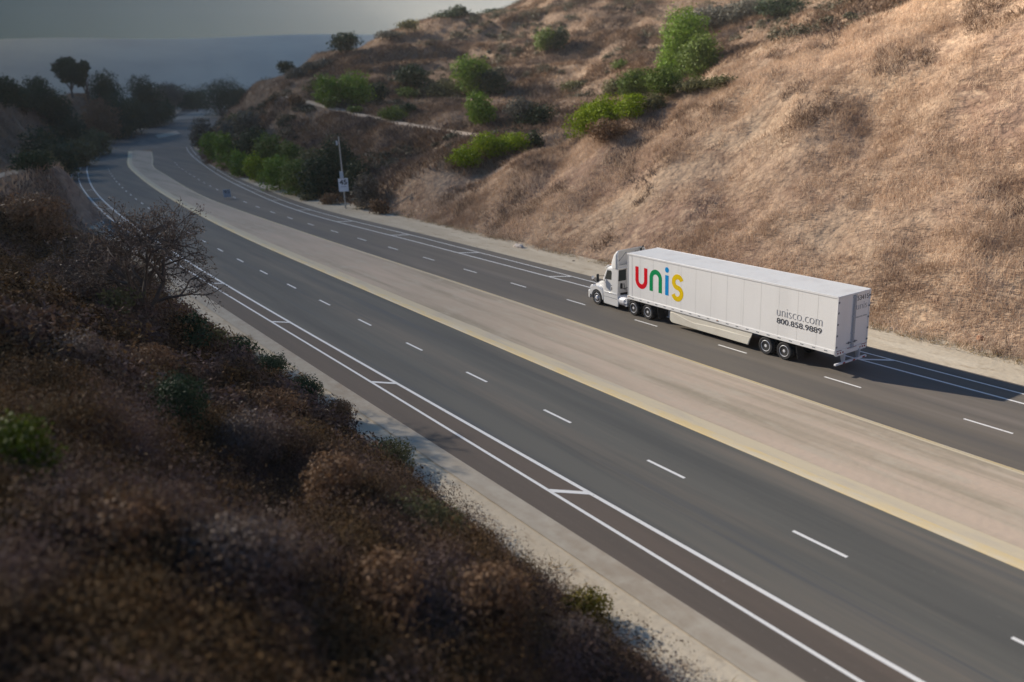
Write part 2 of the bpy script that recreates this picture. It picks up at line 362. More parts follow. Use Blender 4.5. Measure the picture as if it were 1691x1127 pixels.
def band(name, fa, fb, x0, x1, dz, m, step=1.5, nacross=2, crown=0):
    xs = np.arange(x0, x1+.01, step); ts = np.linspace(0, 1, nacross); ya = fa(xs); yb = fb(xs)
    X = np.repeat(xs[:, None], nacross, 1); Y = ya[:, None]*(1-ts)+yb[:, None]*ts
    Zz = roadz(X)+dz+crown*np.sin(np.pi*ts)[None, :]
    i = np.arange(X.size).reshape(X.shape)
    F = np.stack([i[:-1, :-1].ravel(), i[1:, :-1].ravel(), i[1:, 1:].ravel(), i[:-1, 1:].ravel()], -1)
    return tag(mesh_np(name, np.stack([X.ravel(), Y.ravel(), Zz.ravel()], -1), F, m, smooth=True), kind='structure')
off = lambda f, d: (lambda x: f(x)+d)
m_asph_l = mat('asphalt', (.118, .113, .098), .85, spec=.35, bump=.05, bscale=30, noise=[
    (.5, (.082, .081, .074), .42, .62, (.05, 1.0, 1)), (.55, (.160, .138, .112), .5, .68, (.04, .8, 1)), (1.2, (.08, .085, .088), .55, .7, (.02, 1, 1)), (6, (.15, .14, .13), .62, .8)])
m_asph_r = mat('asphalt_brown', (.142, .122, .098), .85, spec=.35, bump=.05, bscale=30, noise=[
    (.5, (.105, .095, .085), .42, .62, (.05, 1.0, 1)), (.6, (.19, .162, .135), .5, .7, (.04, .8, 1)), (6, (.19, .17, .15), .62, .8)])
m_conc = mat('median_dirt', (.44, .355, .27), .95, spec=.15, bump=.08, bscale=3, noise=[
    (.5, (.52, .41, .315), .42, .62, (.10, 1, 1)), (.6, (.34, .285, .21), .5, .66, (.05, 1.2, 1)), (1.4, (.47, .40, .31), .5, .72, (.3, 1, 1))])
m_edge = mat('edge_dirt', (.40, .35, .28), .95, spec=.15, noise=[(.7, (.34, .28, .21), .45, .65, (.2, 1, 1)), (1.1, (.46, .41, .33), .45, .75), (10, (.28, .23, .17), .62, .8)])
m_gutter = mat('gutter_concrete', (.58, .49, .34), .9, spec=.2, noise=[(1.2, (.47, .41, .33), .5, .7, (.15, 1, 1)), (12, (.40, .34, .26), .62, .8)])
m_yel = mat('yellow_paint', (.64, .49, .25), .7, noise=[(1.5, (.58, .50, .36), .4, .65, (.3, 1, 1))])
m_white = mat('white_paint', (.78, .76, .72), .6, noise=[(5, (.5, .47, .42), .58, .75)])
m_sand = mat('shoulder_gravel', (.50, .42, .31), .97, spec=.1, bump=.15, bscale=3, noise=[
    (.5, (.58, .50, .38), .45, .62, (.25, 1.1, 1)), (1.6, (.38, .30, .21), .55, .7, (.4, 1, 1)), (9, (.30, .24, .17), .62, .8)])
X0, X1 = -345, 95
band('shoulder', off(y_ftL, -.6), off(y_edgL, .05), -540, X1, -.035, m_sand, nacross=5)
band('shoulder', off(y_edgR, -.05), off(y_ftR, .9), X0, X1, -.035, m_sand, nacross=5)
# left (opposite) carriageway and truck carriageway, widening together beyond the end of the median
band('road', y_edgL, off(y_medL, .02), -540, X1, 0, m_asph_l, nacross=5)
band('road', off(y_medR, -.02), y_edgR, -262, X1, .002, m_asph_r, nacross=5)
def tailR(x): return np.where(x > -262, y_edgR(x), y_edgR(-262.)+(x+262)*-.42)
band('road', y_medL, lambda x: np.maximum(tailR(x), y_medL(x)+2), -540, -262, .004, m_asph_r, nacross=5)
# median: raised slab with kerbs
mb = MB(); xs = np.arange(-262, X1, 1.5)
def nose(x): return sstep(-266, -250, x)
def ma(x): return y_medL(x)+.0
def mc(x): return y_medR(x)-(1-nose(x))*(y_medR(x)-y_medL(x))*.6
band('median', off(y_medL, 1.15), lambda x: mc(x)-.32, -262, X1, .055, m_conc, nacross=6, crown=.06)
band('gutter', off(y_medL, .42), off(y_medL, 1.16), -262, X1, .05, m_gutter, nacross=2)
band('gutter', lambda x: mc(x)-.33, lambda x: mc(x)-.16, -262, X1, .05, m_gutter, nacross=2)
def kerb(name, f, w_, m, sgn):
    xs = np.arange(-262, X1, 1.5); ys = f(xs); pr = [(0, -.02), (0, .035), (.06*sgn, .06), (w_*sgn, .062)]
    V = []; 
    for x, y in zip(xs, ys): V += [(x, y+a, roadz(x)+b) for a, b in pr]
    k = len(pr); i = np.arange(len(xs)*k).reshape(-1, k)
    F = np.stack([i[:-1, :-1].ravel(), i[1:, :-1].ravel(), i[1:, 1:].ravel(), i[:-1, 1:].ravel()], -1)
    return tag(mesh_np(name, np.array(V), F, m), kind='structure')
kerb('kerb', y_medL, .45, m_yel, 1); kerb('kerb', mc, .17, m_yel, -1)
P_ = [UP(*q) for q in [(262, 229), (298, 222), (291, 217), (257, 224)]]
b = MB(); b.add([(p[0], p[1], float(roadz(p[0]))+.02) for p in P_]+[(p[0], p[1], float(roadz(p[0]))+.12) for p in P_], [(4, 5, 6, 7), (0, 1, 5, 4), (1, 2, 6, 5), (2, 3, 7, 6), (3, 0, 4, 7)])
tag(b.build('median', m_conc, smooth=0), kind='structure')
band('road', lambda x: y_medL(x)-10, lambda x: tailR(x)+6, -540, -425, .012, mat('pale_road', (.30, .27, .22), .9, noise=[(.1, (.24, .22, .18), .45, .65)]))
# concrete strip beside the near shoulder
band('road_edge', off(y_edgL, -.95), off(y_edgL, .01), -200, X1, .003, m_edge)
band('bike_lane', off(y_edgL, .0), off(y_fogL, 0), -250, X1, .004, mat('asphalt_red_brown', (.125, .098, .078), .85, spec=.3, noise=[(.6, (.10, .082, .067), .42, .62, (.05, 1, 1)), (6, (.16, .135, .118), .6, .8)]))
# markings
def line(f, wd, x0, x1, dz=.008): band('road_marking', off(f, -wd/2), off(f, wd/2), x0, x1, dz, m_white)
line(y_fogL, .17, -250, X1); line(y_bikL, .14, -235, X1); line(y_fogR, .14, -262, X1); line(y_bikR, .12, -262, X1); line(off(y_edgL, .05), .12, -235, -95)
mk = MB()
def dash(fy, s, wd=.13):
    for a in range(4):
        x0 = s+2.134*a/4; x1 = s+2.134*(a+1)/4; y0 = float(fy(x0)); y1 = float(fy(x1)); z = .010
        mk.add([(x0, y0-wd/2, z), (x1, y1-wd/2, z), (x1, y1+wd/2, z), (x0, y0+wd/2, z)], [(0, 1, 2, 3)])
def laneL(x): return (y_medL(x)+y_fogL(x))/2+.02
def laneR(x): return (y_medR(x)+y_fogR(x))/2-.2
for k in range(-24, 12):
    dash(laneL, -20.1+7.315*k, .14); dash(laneR, -22.06+7.315*k, .13)
for k in range(-9, 6):
    x = 1.4+16.3*k
    a = (x, float(y_bikL(x))); b = (x+1.15, float(y_fogL(x+1.15)))
    mk.add([(a[0], a[1], .011), (a[0]+.34, a[1], .011), (b[0]+.34, b[1], .011), (b[0], b[1], .011)], [(0, 1, 2, 3)])
    x = -.9+14.2*k
    a = (x, float(y_fogR(x))); b = (x+1.3, float(y_bikR(x+1.3)))
    mk.add([(a[0], a[1], .013), (a[0]+.3, a[1], .013), (b[0]+.3, b[1], .013), (b[0], b[1], .013)], [(0, 1, 2, 3)])
tag(mk.build('road_marking', m_white, smooth=0), kind='structure')
# dirt track on the hillside and path at far left, draped on the land
TRK = [TRD[:, :2], PAD[:, :2]]+[D[::2, :2] for D in BENCH]
def drape(name, D, wd, m, dz=.07):
    X, Y = D[:, 0], D[:, 1]; tx = np.gradient(X); ty = np.gradient(Y); n = np.hypot(tx, ty); tx /= n; ty /= n
    ts = np.linspace(-1, 1, 7)*wd/2; XX = X[:, None]-ty[:, None]*ts; YY = Y[:, None]+tx[:, None]*ts
    ZZ = np.repeat(D[:, 2:3], 7, 1)+dz+.05*(1-(np.linspace(-1, 1, 7)**2))
    i = np.arange(XX.size).reshape(XX.shape); F = np.stack([i[:-1, :-1].ravel(), i[1:, :-1].ravel(), i[1:, 1:].ravel(), i[:-1, 1:].ravel()], -1)
    tag(mesh_np(name, np.stack([XX.ravel(), YY.ravel(), ZZ.ravel()], -1), F, m, smooth=True), kind='structure')
m_track = mat('track_dirt', (.52, .40, .29), .95, noise=[(.8, (.43, .31, .22), .5, .7)])
drape('dirt_track', TRD, 2.6, m_track)
m_bench = mat('bench_dirt', (.42, .32, .225), .95, noise=[(.8, (.34, .25, .17), .45, .65)])
for D in BENCH: drape('dirt_bench', D, 2.0, m_bench)
drape('path', PAD, 3.0, mat('path_dirt', (.30, .24, .18), .95, noise=[(.8, (.24, .19, .14), .5, .7)]))

# ------------------------------------------------------------------ the truck (rear of trailer at x=0, travelling towards -x, near side y=0)
m_tw = mat('trailer_white', (.86, .85, .83), .38, spec=.5, noise=[(.6, (.81, .80, .78), .5, .7, (1, 1, .25)), (1.5, (.78, .77, .74), .58, .75, (3, 1, .12))])
m_roof = mat('trailer_roof', (.70, .69, .66), .5, noise=[(.8, (.62, .60, .57), .5, .7)])
m_cab = mat('cab_white', (.80, .79, .77), .3, spec=.5, coat=.3)
m_alu = mat('polished_metal', (.80, .80, .82), .38, metal=.15)
m_steel = mat('painted_steel', (.50, .54, .60), .5, metal=.2)
m_dark = mat('dark_chassis', (.018, .02, .024), .6)
m_rub = mat('rubber', (.028, .028, .03), .85, noise=[(7, (.06, .055, .05), .5, .75)])
m_glass = mat('dark_glass', (.03, .038, .035), .06, spec=.8)
m_cream = mat('skirt_cream', (.74, .70, .60), .5, noise=[(.9, (.68, .63, .53), .5, .7)])
m_red = mat('red_lens', (.30, .03, .03), .4); m_amb = mat('amber_lens', (.55, .2, .03), .3)
m_txt = mat('lettering_grey', (.38, .38, .39), .5); m_txtd = mat('lettering_dark', (.07, .07, .075), .5)
m_ur = mat('logo_red', (.70, .0, .012), .6, spec=.1); m_ug = mat('logo_green', (.0, .28, .09), .6, spec=.1); m_ub = mat('logo_blue', (.0, .27, .66), .6, spec=.1); m_uy = mat('logo_yellow', (.82, .56, .0), .6, spec=.1)
m_hinge = mat('hinge_grey', (.16, .18, .21), .5)
truck = tag(empty('semi_truck', (-9, 1.3, 0)), 'white semi truck whose long box trailer bears big coloured letters', 'truck')
TO = Vector((9, -1.3, 0))
def part(mb, name, m, parent=truck, **k):
    o = mb.build(name, m, parent, **k)
    if parent is truck: o.location = TO
    return o
LX0, LX1, WY, ZT, ZB = -16.15, 0.0, 2.60, 4.10, 1.08
b = MB(); b.box(LX0, -.06, .02, WY-.02, ZB+.1, ZT-.03); body = part(b, 'trailer_body', m_tw, bevel=.03)
b = MB(); b.box(LX0+.03, -.05, .06, WY-.06, ZT-.03, ZT+.012); part(b, 'roof', m_roof, parent=body)
b = MB()
b.box(LX0-.01, -.05, -.005, .05, ZT-.09, ZT+.02); b.box(LX0-.01, -.05, WY-.05, WY+.005, ZT-.09, ZT+.02)
b.box(LX0-.012, -.05, -.012, .05, ZB-.02, ZB+.20); b.box(LX0-.012, -.05, WY-.05, WY+.012, ZB-.02, ZB+.20); b.box(LX0-.02, LX0+.03, 0, WY, ZB-.02, ZB+.2)
part(b, 'rail', m_tw, parent=body, bevel=.008)
b = MB()
for k in range(1, 13): x = LX0+k*1.245; b.box(x-.012, x+.012, .0175, .02, ZB+.2, ZT-.09)
b.box(LX0+.015, LX0+.05, .0, .05, ZB+.2, ZT-.09); b.box(LX0+.42, LX0+.46, .012, .02, ZB+.2, ZT-.09)
part(b, 'seam', m_roof, parent=body); body.data
for i in range(21):
    x = LX0+.55+i*.752
    if x > -.3: break
    b = MB(); b.box(x-.10, x+.10, -.02, -.008, ZB+.085, ZB+.125); part(b, 'marker', m_hinge, parent=body)
for x in (LX0+.12, -8.1): b = MB(); b.box(x-.05, x+.05, -.025, -.008, ZB+.14, ZB+.17); part(b, 'marker_lamp', m_amb, parent=body)
# rear frame and doors
b = MB(); b.box(-.06, 0, 0, .09, ZB-.05, ZT+.01); b.box(-.06, 0, WY-.09, WY, ZB-.05, ZT+.01); b.box(-.06, .004, .09, WY-.09, ZT-.10, ZT+.01); b.box(-.08, .004, .09, WY-.09, ZB-.12, ZB+.16)
part(b, 'rear_frame', m_tw, bevel=.01)
for y0, y1 in ((.10, 1.29), (1.31, WY-.10)):
    b = MB(); b.box(-.05, -.015, y0, y1, ZB+.17, ZT-.11); dr = part(b, 'door', m_tw, bevel=.008)
    ys = (y1-.08, y1-.02) if y0 < 1 else (y0+.03, y0+.12)
    for y in ys:
        b = MB(); b.tube([(.012, y, ZB+.1), (.012, y, ZT-.08)], .017)
        for z in (ZB+.25, 2.0, 2.9, ZT-.2): b.box(-.014, .02, y-.035, y+.035, z-.03, z+.03)
        part(b, 'lock_rod', m_steel, parent=dr)
    yh = y1-.25 if y0 < 1 else y0+.22
    b = MB(); b.box(0, .03, yh-.17, yh+.17, ZB+.42, ZB+.46); b.box(0, .035, yh-.05, yh+.02, ZB+.38, ZB+.5); part(b, 'handle', m_hinge, parent=dr)
    yh = y0-.03 if y0 < 1 else y1+.03
    for z in (1.45, 2.05, 2.65, 3.25, 3.8):
        b = MB(); b.box(-.012, .012, yh-.045, yh+.06, z-.045, z+.045); part(b, 'hinge', m_hinge, parent=dr)
b = MB(); b.box(-.012, .006, 1.285, 1.315, ZB+.17, ZT-.11); part(b, 'door_gasket', m_hinge)
for y in (.22, .42, .62, 2.0, 2.2, 2.38):
    b = MB(); b.lathe_y(0, 0, [(.045, -.01), (.05, .0), (.045, .012)], 12)
    b.v = [(.004+q[1], y+q[0], ZB+.02+q[2]) for q in b.v]; part(b, 'tail_lamp', m_red)
b = MB(); b.box(.004, .012, 1.75, 2.1, ZB-.02, ZB+.12); part(b, 'number_plate', m_tw)
for y0, y1 in ((.1, .5), (.95, 1.25), (1.4, 1.7), (2.1, 2.5)):
    b = MB(); b.box(.004, .008, y0, y1, ZB+.13, ZB+.158); part(b, 'reflector_tape', m_red)
b = MB(); b.box(-.06, .06, .04, WY-.04, .47, .57); g = part(b, 'rear_bumper', m_alu, bevel=.01)
for k in range(6): b = MB(); b.box(.061, .065, .2+.4*k, .4+.4*k, .48, .56); part(b, 'reflector_tape', m_red if k % 2 else m_tw, parent=g)
for y in (.73, 1.93): b = MB(); b.prism([(-.10, .56), (.04, .56), (.06, ZB-.05), (-.22, ZB-.05)], y-.07, y+.07); part(b, 'strut', m_steel, parent=g, bevel=.01)
# trailer underside
b = MB(); b.box(-15.9, -.1, .35, .45, ZB-.14, ZB+.1); b.box(-15.9, -.1, 2.15, 2.25, ZB-.14, ZB+.1); b.box(LX0+.05, -.08, .06, WY-.06, ZB-.02, ZB+.11)
for k in range(26): x = -15.8+.62*k; b.box(x, x+.06, .1, 2.5, ZB-.1, ZB)
b.box(-5.6, -2.3, .75, .87, .62, ZB-.08); b.box(-5.6, -2.3, 1.73, 1.85, .62, ZB-.08)
for x in (-4.52, -3.25): b.tube([(x, .5, .5), (x, 2.1, .5)], .08)
part(b, 'underframe', m_dark)
for y in (.55, 2.05):
    b = MB(); b.box(-12.75, -12.6, y-.07, y+.07, .42, ZB); b.box(-12.85, -12.5, y-.14, y+.14, .38, .43); part(b, 'landing_leg', m_steel)
# aerodynamic side skirts
def skirt(y, sg):
    top = [(-12.15+.05*k*1.3, ZB-.03) for k in range(2)]
    pr = [(-12.05, ZB-.03), (-12.13, ZB-.15), (-12.15, .45), (-12.05, .33), (-11.9, .29), (-5.75, .27), (-5.47, ZB-.03)]
    b = MB(); b.prism(pr, y-.012, y+.012); o = part(b, 'side_skirt', m_cream, bevel=.006)
    lo = [(-12.10, .9), (-12.12, .5), (-12.0, .34), (-11.85, .30), (-5.78, .28), (-5.60, .72)]
    cv = [(-5.6-1.3*k, .74+.0*k) for k in range(3)] + [(-9.2, .70), (-10.0, .66), (-10.6, .72), (-11.1, .83), (-11.6, .93), (-11.95, .96)]
    b = MB(); b.prism(lo+cv, y-.045 if sg < 0 else y+.013, y-.013 if sg < 0 else y+.045); part(b, 'skirt_bulge', m_cream, parent=o, bevel=.02)
skirt(.06, -1); skirt(WY-.06, 1)
for y0, y1 in ((.06, .62), (1.98, 2.54)):
    for x, z0 in ((-2.35, .25), (-13.2, .25)):
        b = MB(); b.prism([(x, z0), (x+.02, z0), (x-.12, ZB-.08), (x-.15, ZB-.08)], y0, y1); part(b, 'mudflap', m_rub)
# wheels
def wheel(x, near, dual=True, rimdish=.10):
    w_ = empty('wheel', (TO.x+x, TO.y+(0 if near else WY), .50), 0 if near else math.pi, truck)
    b = MB(); W = .27
    for y0 in ((.03, .33) if dual else (.06,)):
        b.lathe_y(0, 0, [(.30, y0+.03), (.36, y0+.005), (.45, y0), (.487, y0+.03), (.50, y0+.06), (.50, y0+W-.06), (.487, y0+W-.03), (.45, y0+W), (.36, y0+W-.005), (.30, y0+W-.03)], 36)
    b.build('tyre', m_rub, w_)
    y0 = .03 if dual else .06
    d = .13 if dual else .0
    b = MB(); b.lathe_y(0, 0, [(.315, y0+.25), (.315, y0+.02), (.30, y0+.004), (.285, y0+.01), (.275, y0+.05), (.265, y0+.05+d), (.17, y0+.035+d*1.1), (.15, y0+.02+d), (.13, y0-.02+d*.8), (.11, y0-.05+d*.7), (.085, y0-.055+d*.65), (.02, y0-.06+d*.65)], 30)
    r = b.build('rim', m_alu, w_)
    return w_
for near in (True, False):
    wheel(-19.49, near, False)
    for x in (-15.62, -14.23, -4.52, -3.25): wheel(x, near)
# tractor
b = MB(); b.box(-20.2, -13.4, .80, .90, .62, .92); b.box(-20.2, -13.4, 1.70, 1.80, .62, .92)
for x in (-15.62, -14.23): b.tube([(x, .5, .5), (x, 2.1, .5)], .10); b.lathe_y(x, .5, [(.1, 1.1), (.22, 1.2), (.22, 1.4), (.1, 1.5)], 14)
b.box(-15.6, -14.2, .75, 1.85, .92, 1.04); b.box(-20.2, -17.4, .5, 2.1, .5, 1.1); b.box(-17.4, -16.6, .7, 1.9, .55, .95)
part(b, 'chassis', m_dark)
for y in (.09, 1.95):
    b = MB()
    for xc in (-15.62, -14.23):
        pts = [(xc+.60*math.cos(R(a)), .5+.60*math.sin(R(a))) for a in range(35, 150, 12)]
        b.prism(pts+[(p[0]*.97+xc*.03, p[1]-.03) for p in pts[::-1]], y+.05, y+.5)
    part(b, 'wheel_guard', m_dark)
b = MB(); b.lathe_y(0, 0, [(.30, 0), (.33, .02), (.33, .95), (.30, .97)], 24); b.v = [(-17.62+q[1], .42+q[0], .68+q[2]) for q in b.v]; part(b, 'fuel_tank', m_alu)
b = MB(); b.lathe_y(0, 0, [(.30, 0), (.33, .02), (.33, .95), (.30, .97)], 24); b.v = [(-17.62+q[1], 2.18+q[0], .68+q[2]) for q in b.v]; part(b, 'fuel_tank', m_alu)
b = MB(); b.box(-16.62, -16.42, .18, .6, .40, .95); b.box(-16.66, -16.38, .12, .6, .62, .66); part(b, 'step', m_alu, bevel=.01)
b = MB(); b.box(-17.35, -16.6, .5, .8, .95, 1.0); part(b, 'catwalk', m_steel)
# cab
secs = []
for x, y0, y1, z0, z1, r in ((-19.10, .30, 2.30, 1.0, 1.78, .12), (-18.95, .22, 2.38, 1.0, 2.10, .16), (-18.72, .19, 2.41, 1.0, 2.48, .2), (-18.52, .17, 2.43, 1.0, 2.78, .22), (-18.30, .16, 2.44, 1.0, 2.90, .22), (-17.75, .15, 2.45, 1.0, 2.97, .2), (-17.50, .15, 2.45, 1.0, 2.98, .18)):
    secs.append(rrect(x, y0, y1, z0, z1, r, rb=.05))
b = MB(); b.loft(secs); cab = part(b, 'cab', m_cab, smooth=50)
# hood
secs = []
for x, y0, y1, z0, z1, r in ((-19.06, .26, 2.34, .95, 1.80, .22), (-19.5, .36, 2.24, .95, 1.66, .26), (-20.0, .46, 2.14, .90, 1.47, .28), (-20.35, .55, 2.05, .85, 1.30, .25), (-20.55, .68, 1.92, .80, 1.12, .15)):
    secs.append(rrect(x, y0, y1, z0, z1, r, rb=.05))
b = MB(); b.loft(secs); hood = part(b, 'hood', m_cab, smooth=60)
for y0, y1 in ((.06, .62), (1.98, 2.54)):      # front wheel wings
    pts = [(-19.49+.60*math.cos(R(a)), .5+.60*math.sin(R(a))) for a in range(-2, 178, 10)]
    outp = [(-20.50, .60), (-20.52, .90), (-20.38, 1.14), (-20.0, 1.30), (-19.4, 1.36), (-18.85, 1.28), (-18.83, .9), (-18.85, .5)]
    b = MB(); ri = [(p[0], p[1]) for p in pts]
    n = len(ri); oo = []
    for k in range(n):
        a = R(-2+10*k); rr = .66+.10*abs(math.sin(a))+.20*max(0, -math.cos(a))**2
        oo.append((-19.49+rr*math.cos(a)*1.02, .5+rr*math.sin(a)*1.08))
    for k in range(n-1):
        q = [ri[k], ri[k+1], oo[k+1], oo[k]]
        b.prism(q, y0, y1)
    part(b, 'front_wing', m_cab, smooth=60)
b = MB(); secs = [rrect(-20.34, .10, 2.50, .34, .88, .06), rrect(-20.52, .14, 2.46, .33, .90, .08), rrect(-20.70, .40, 2.20, .34, .88, .1)]
b.loft(secs); part(b, 'front_bumper', m_cab, smooth=40)
for y0, y1 in ((.30, .60), (2.0, 2.30)): b = MB(); b.prism([(-20.50, .98), (-20.62, 1.0), (-20.45, 1.2), (-20.2, 1.28), (-20.15, 1.1)], y0, y1); part(b, 'headlight', m_alu, bevel=.03)
b = MB(); b.box(-20.66, -20.52, .75, 1.85, .60, 1.08); part(b, 'grille', m_hinge)
# roof fairing: hollow, open to the rear
secs = []
for x, z1, ins in ((-18.12, 3.02, .30), (-18.02, 3.30, .24), (-17.88, 3.55, .18), (-17.70, 3.82, .13), (-17.48, 4.0, .10), (-17.25, 4.08, .09)):
    secs.append(rrect(x, ins, 2.60-ins, 2.85, z1, min(.28, (z1-2.85)/2.2), rb=.02))
b = MB(); b.loft(secs, cap0=True, cap1=False)
fa = part(b, 'roof_fairing', m_cab, smooth=50); sm = fa.modifiers.new('solid', 'SOLIDIFY'); sm.thickness = .035; sm.offset = 1
b = MB()
for y in (.55, 2.05): b.tube([(-17.95, y, 3.0), (-17.32, y+.35*(1 if y < 1 else -1), 3.9)], .018)
b.tube([(-17.3, .3, 3.1), (-17.3, 2.3, 3.1)], .02); part(b, 'fairing_strut', m_hinge, parent=fa)
for y in (.13, 2.47):                          # cab extenders
    b = MB(); b.prism([(-17.88, 1.1), (-17.30, 1.1), (-17.22, 2.6), (-17.25, 4.0), (-17.5, 3.9), (-17.7, 3.2), (-17.85, 2.7)], y-.025, y+.025); part(b, 'side_extender', m_cab, bevel=.012)
for y0, y1 in ((.08, .16), (2.44, 2.52)):      # chassis fairing under the door
    b = MB(); b.prism([(-18.80, 1.12), (-18.78, .45), (-18.72, .27), (-17.26, .24), (-17.20, .5), (-17.30, 1.16)], y0, y1); f_ = part(b, 'side_fairing', m_cab, bevel=.02)
    yy = y0-.012 if y0 < 1 else y1+.002
    b = MB(); b.box(-18.7, -17.35, yy, yy+.01, .76, .78); b.box(-18.7, -17.35, yy, yy+.01, 1.04, 1.055); part(b, 'step_groove', m_hinge, parent=f_)
for s, y in ((-1, .145), (1, 2.455)):          # doors with windows, handle
    b = MB(); b.prism([(-18.72, 1.18), (-17.92, 1.18), (-17.86, 2.72), (-18.40, 2.74), (-18.78, 1.92)], y-.008, y+.008); d_ = part(b, 'cab_door', m_cab, bevel=.006)
    yy = y+s*.012
    b = MB(); b.prism([(-18.66, 1.96), (-17.98, 2.0), (-17.93, 2.56), (-18.05, 2.64), (-18.40, 2.60)], yy-.006, yy+.006); part(b, 'window', m_glass, parent=d_)
    b = MB(); b.box(-18.05, -17.95, yy-.02, yy+.02, 1.60, 1.64); part(b, 'handle', m_hinge, parent=d_)
    b = MB(); b.box(-17.98, -17.86, yy-.01, yy+.01, 1.28, 1.50); part(b, 'vent', m_dark, parent=d_)
    # mirrors
    ym = y+s*.30; b = MB(); b.box(-19.14, -19.02, ym-.09, ym+.09, 1.72, 2.28); mr_ = part(b, 'mirror', m_dark, bevel=.04)
    for zz in (1.85, 2.15): b = MB(); b.tube([(-18.72, y, zz), (-19.05, ym, zz)], .02); part(b, 'bracket', m_dark, parent=mr_)
    yh = .55 if s < 0 else 2.05
    b = MB(); b.lathe_y(0, 0, [(.02, -.05), (.10, -.04), (.13, 0), (.10, .03), (.02, .04)], 14); b.v = [(-20.32+q[1], yh+s*.15+q[0], 1.74+q[2]) for q in b.v]; hm = part(b, 'hood_mirror', m_cab)
    b = MB(); b.tube([(-20.1, yh, 1.38), (-20.28, yh+s*.13, 1.55), (-20.32, yh+s*.15, 1.70)], .02); part(b, 'bracket', m_dark, parent=hm)
b = MB(); secs = []
b.add([(-19.08, .42, 1.86), (-19.08, 2.18, 1.86), (-18.55, 2.12, 2.72), (-18.55, .48, 2.72), (-19.14, .42, 1.9), (-19.14, 2.18, 1.9), (-18.62, 2.12, 2.75), (-18.62, .48, 2.75)],
      [(0, 1, 2, 3), (7, 6, 5, 4), (0, 4, 5, 1), (1, 5, 6, 2), (2, 6, 7, 3), (3, 7, 4, 0)])
part(b, 'windshield', m_glass)
b = MB(); b.prism([(-18.95, 2.62), (-18.55, 2.92), (-18.3, 2.95), (-18.55, 2.80)], .3, 2.3); part(b, 'sun_visor', m_cab, bevel=.01)
for k in range(5): b = MB(); b.box(-18.52, -18.38, .45+.4*k, .57+.4*k, 2.90, 2.96); part(b, 'marker_lamp', m_amb)
b = MB(); b.box(-17.50, -17.478, .30, 1.02, 1.93, 2.68); rw = part(b, 'rear_window', m_dark, bevel=.02)
b = MB(); b.box(-17.476, -17.470, .34, .98, 1.97, 2.64); part(b, 'pane', m_glass, parent=rw)
b = MB(); b.box(-17.50, -17.478, 1.58, 2.30, 1.93, 2.68); rw = part(b, 'rear_window', m_dark, bevel=.02)
b = MB(); b.box(-17.476, -17.470, 1.62, 2.26, 1.97, 2.64); part(b, 'pane', m_glass, parent=rw)
b = MB(); b.tube([(-17.4, .55, 1.75), (-17.38, .58, 1.45), (-17.3, .75, 1.40), (-17.2, 1.0, 1.5), (-16.6, 1.2, 1.45), (-16.2, 1.2, 1.5)], .025); b.tube([(-17.4, .75, 1.75), (-17.35, .8, 1.3), (-16.8, 1.1, 1.25), (-16.2, 1.3, 1.4)], .02)
b.box(-17.47, -17.38, .5, .62, 1.42, 1.78); part(b, 'air_line', m_dark)
b = MB(); b.tube([(-17.38, 2.25, 1.0), (-17.38, 2.25, 3.95), (-17.2, 2.3, 4.12)], .065, 12); part(b, 'exhaust_stack', m_dark)

# lettering -----------------------------------------------------------------
def stroke(mbb, pts, wd, y0, y1):
    P = np.array(pts, float); n = len(P); T = np.gradient(P, axis=0); T /= np.linalg.norm(T, axis=1)[:, None]; Nn = np.stack([-T[:, 1], T[:, 0]], -1)
    A_ = P+Nn*wd/2; B_ = P-Nn*wd/2; v = []
    for y in (y0, y1): v += [(a[0], y, a[1]) for a in A_]+[(c[0], y, c[1]) for c in B_]
    f = []
    for i in range(n-1):
        f += [(i, i+1, n+i+1, n+i), (2*n+i, 3*n+i, 3*n+i+1, 2*n+i+1), (i, 2*n+i, 2*n+i+1, i+1), (n+i, n+i+1, 3*n+i+1, 3*n+i)]
    f += [(0, n, 3*n, 2*n), (n-1, 3*n-1, 4*n-1, 2*n-1)]
    mbb.add(v, f)
def arc(cx, cz, r, a0, a1, n=22, rz=None): return [(cx+r*math.cos(R(a)), cz+(rz or r)*math.sin(R(a))) for a in np.linspace(a0, a1, n)]
Y0, Y1, SW = .0135, .019, .31
b = MB(); stroke(b, [(-15.22, 3.36), (-15.22, 2.9), (-15.22, 2.58)]+arc(-14.80, 2.52, .42, 180, 360)+[(-14.38, 2.58), (-14.38, 3.0), (-14.38, 3.36)], SW, Y0, Y1); part(b, 'logo_letter', m_ur, smooth=0)
b = MB(); stroke(b, [(-13.86, 1.98), (-13.86, 2.4), (-13.86, 2.78)]+arc(-13.44, 2.84, .42, 180, 0)+[(-13.02, 2.78), (-13.02, 2.4), (-13.02, 1.98)], SW, Y0, Y1); part(b, 'logo_letter', m_ug, smooth=0)
b = MB(); stroke(b, [(-12.42, 1.95), (-12.42, 2.5), (-12.42, 3.22)], SW, Y0, Y1)
b.lathe_y(-12.42, 3.56, [(.175, Y0), (.175, Y1)], 24); part(b, 'logo_letter', m_ub, smooth=0)
sp = arc(-11.46, 2.92, .36, 20, 180, 14)+arc(-11.46, 2.92, .36, 190, 262, 8, rz=.33)[0:]+arc(-11.50, 2.26, .38, 78, 0, 10, rz=.33)+arc(-11.50, 2.26, .38, -8, -160, 16)
b = MB(); stroke(b, sp, SW, Y0, Y1); part(b, 'logo_letter', m_uy, smooth=0)
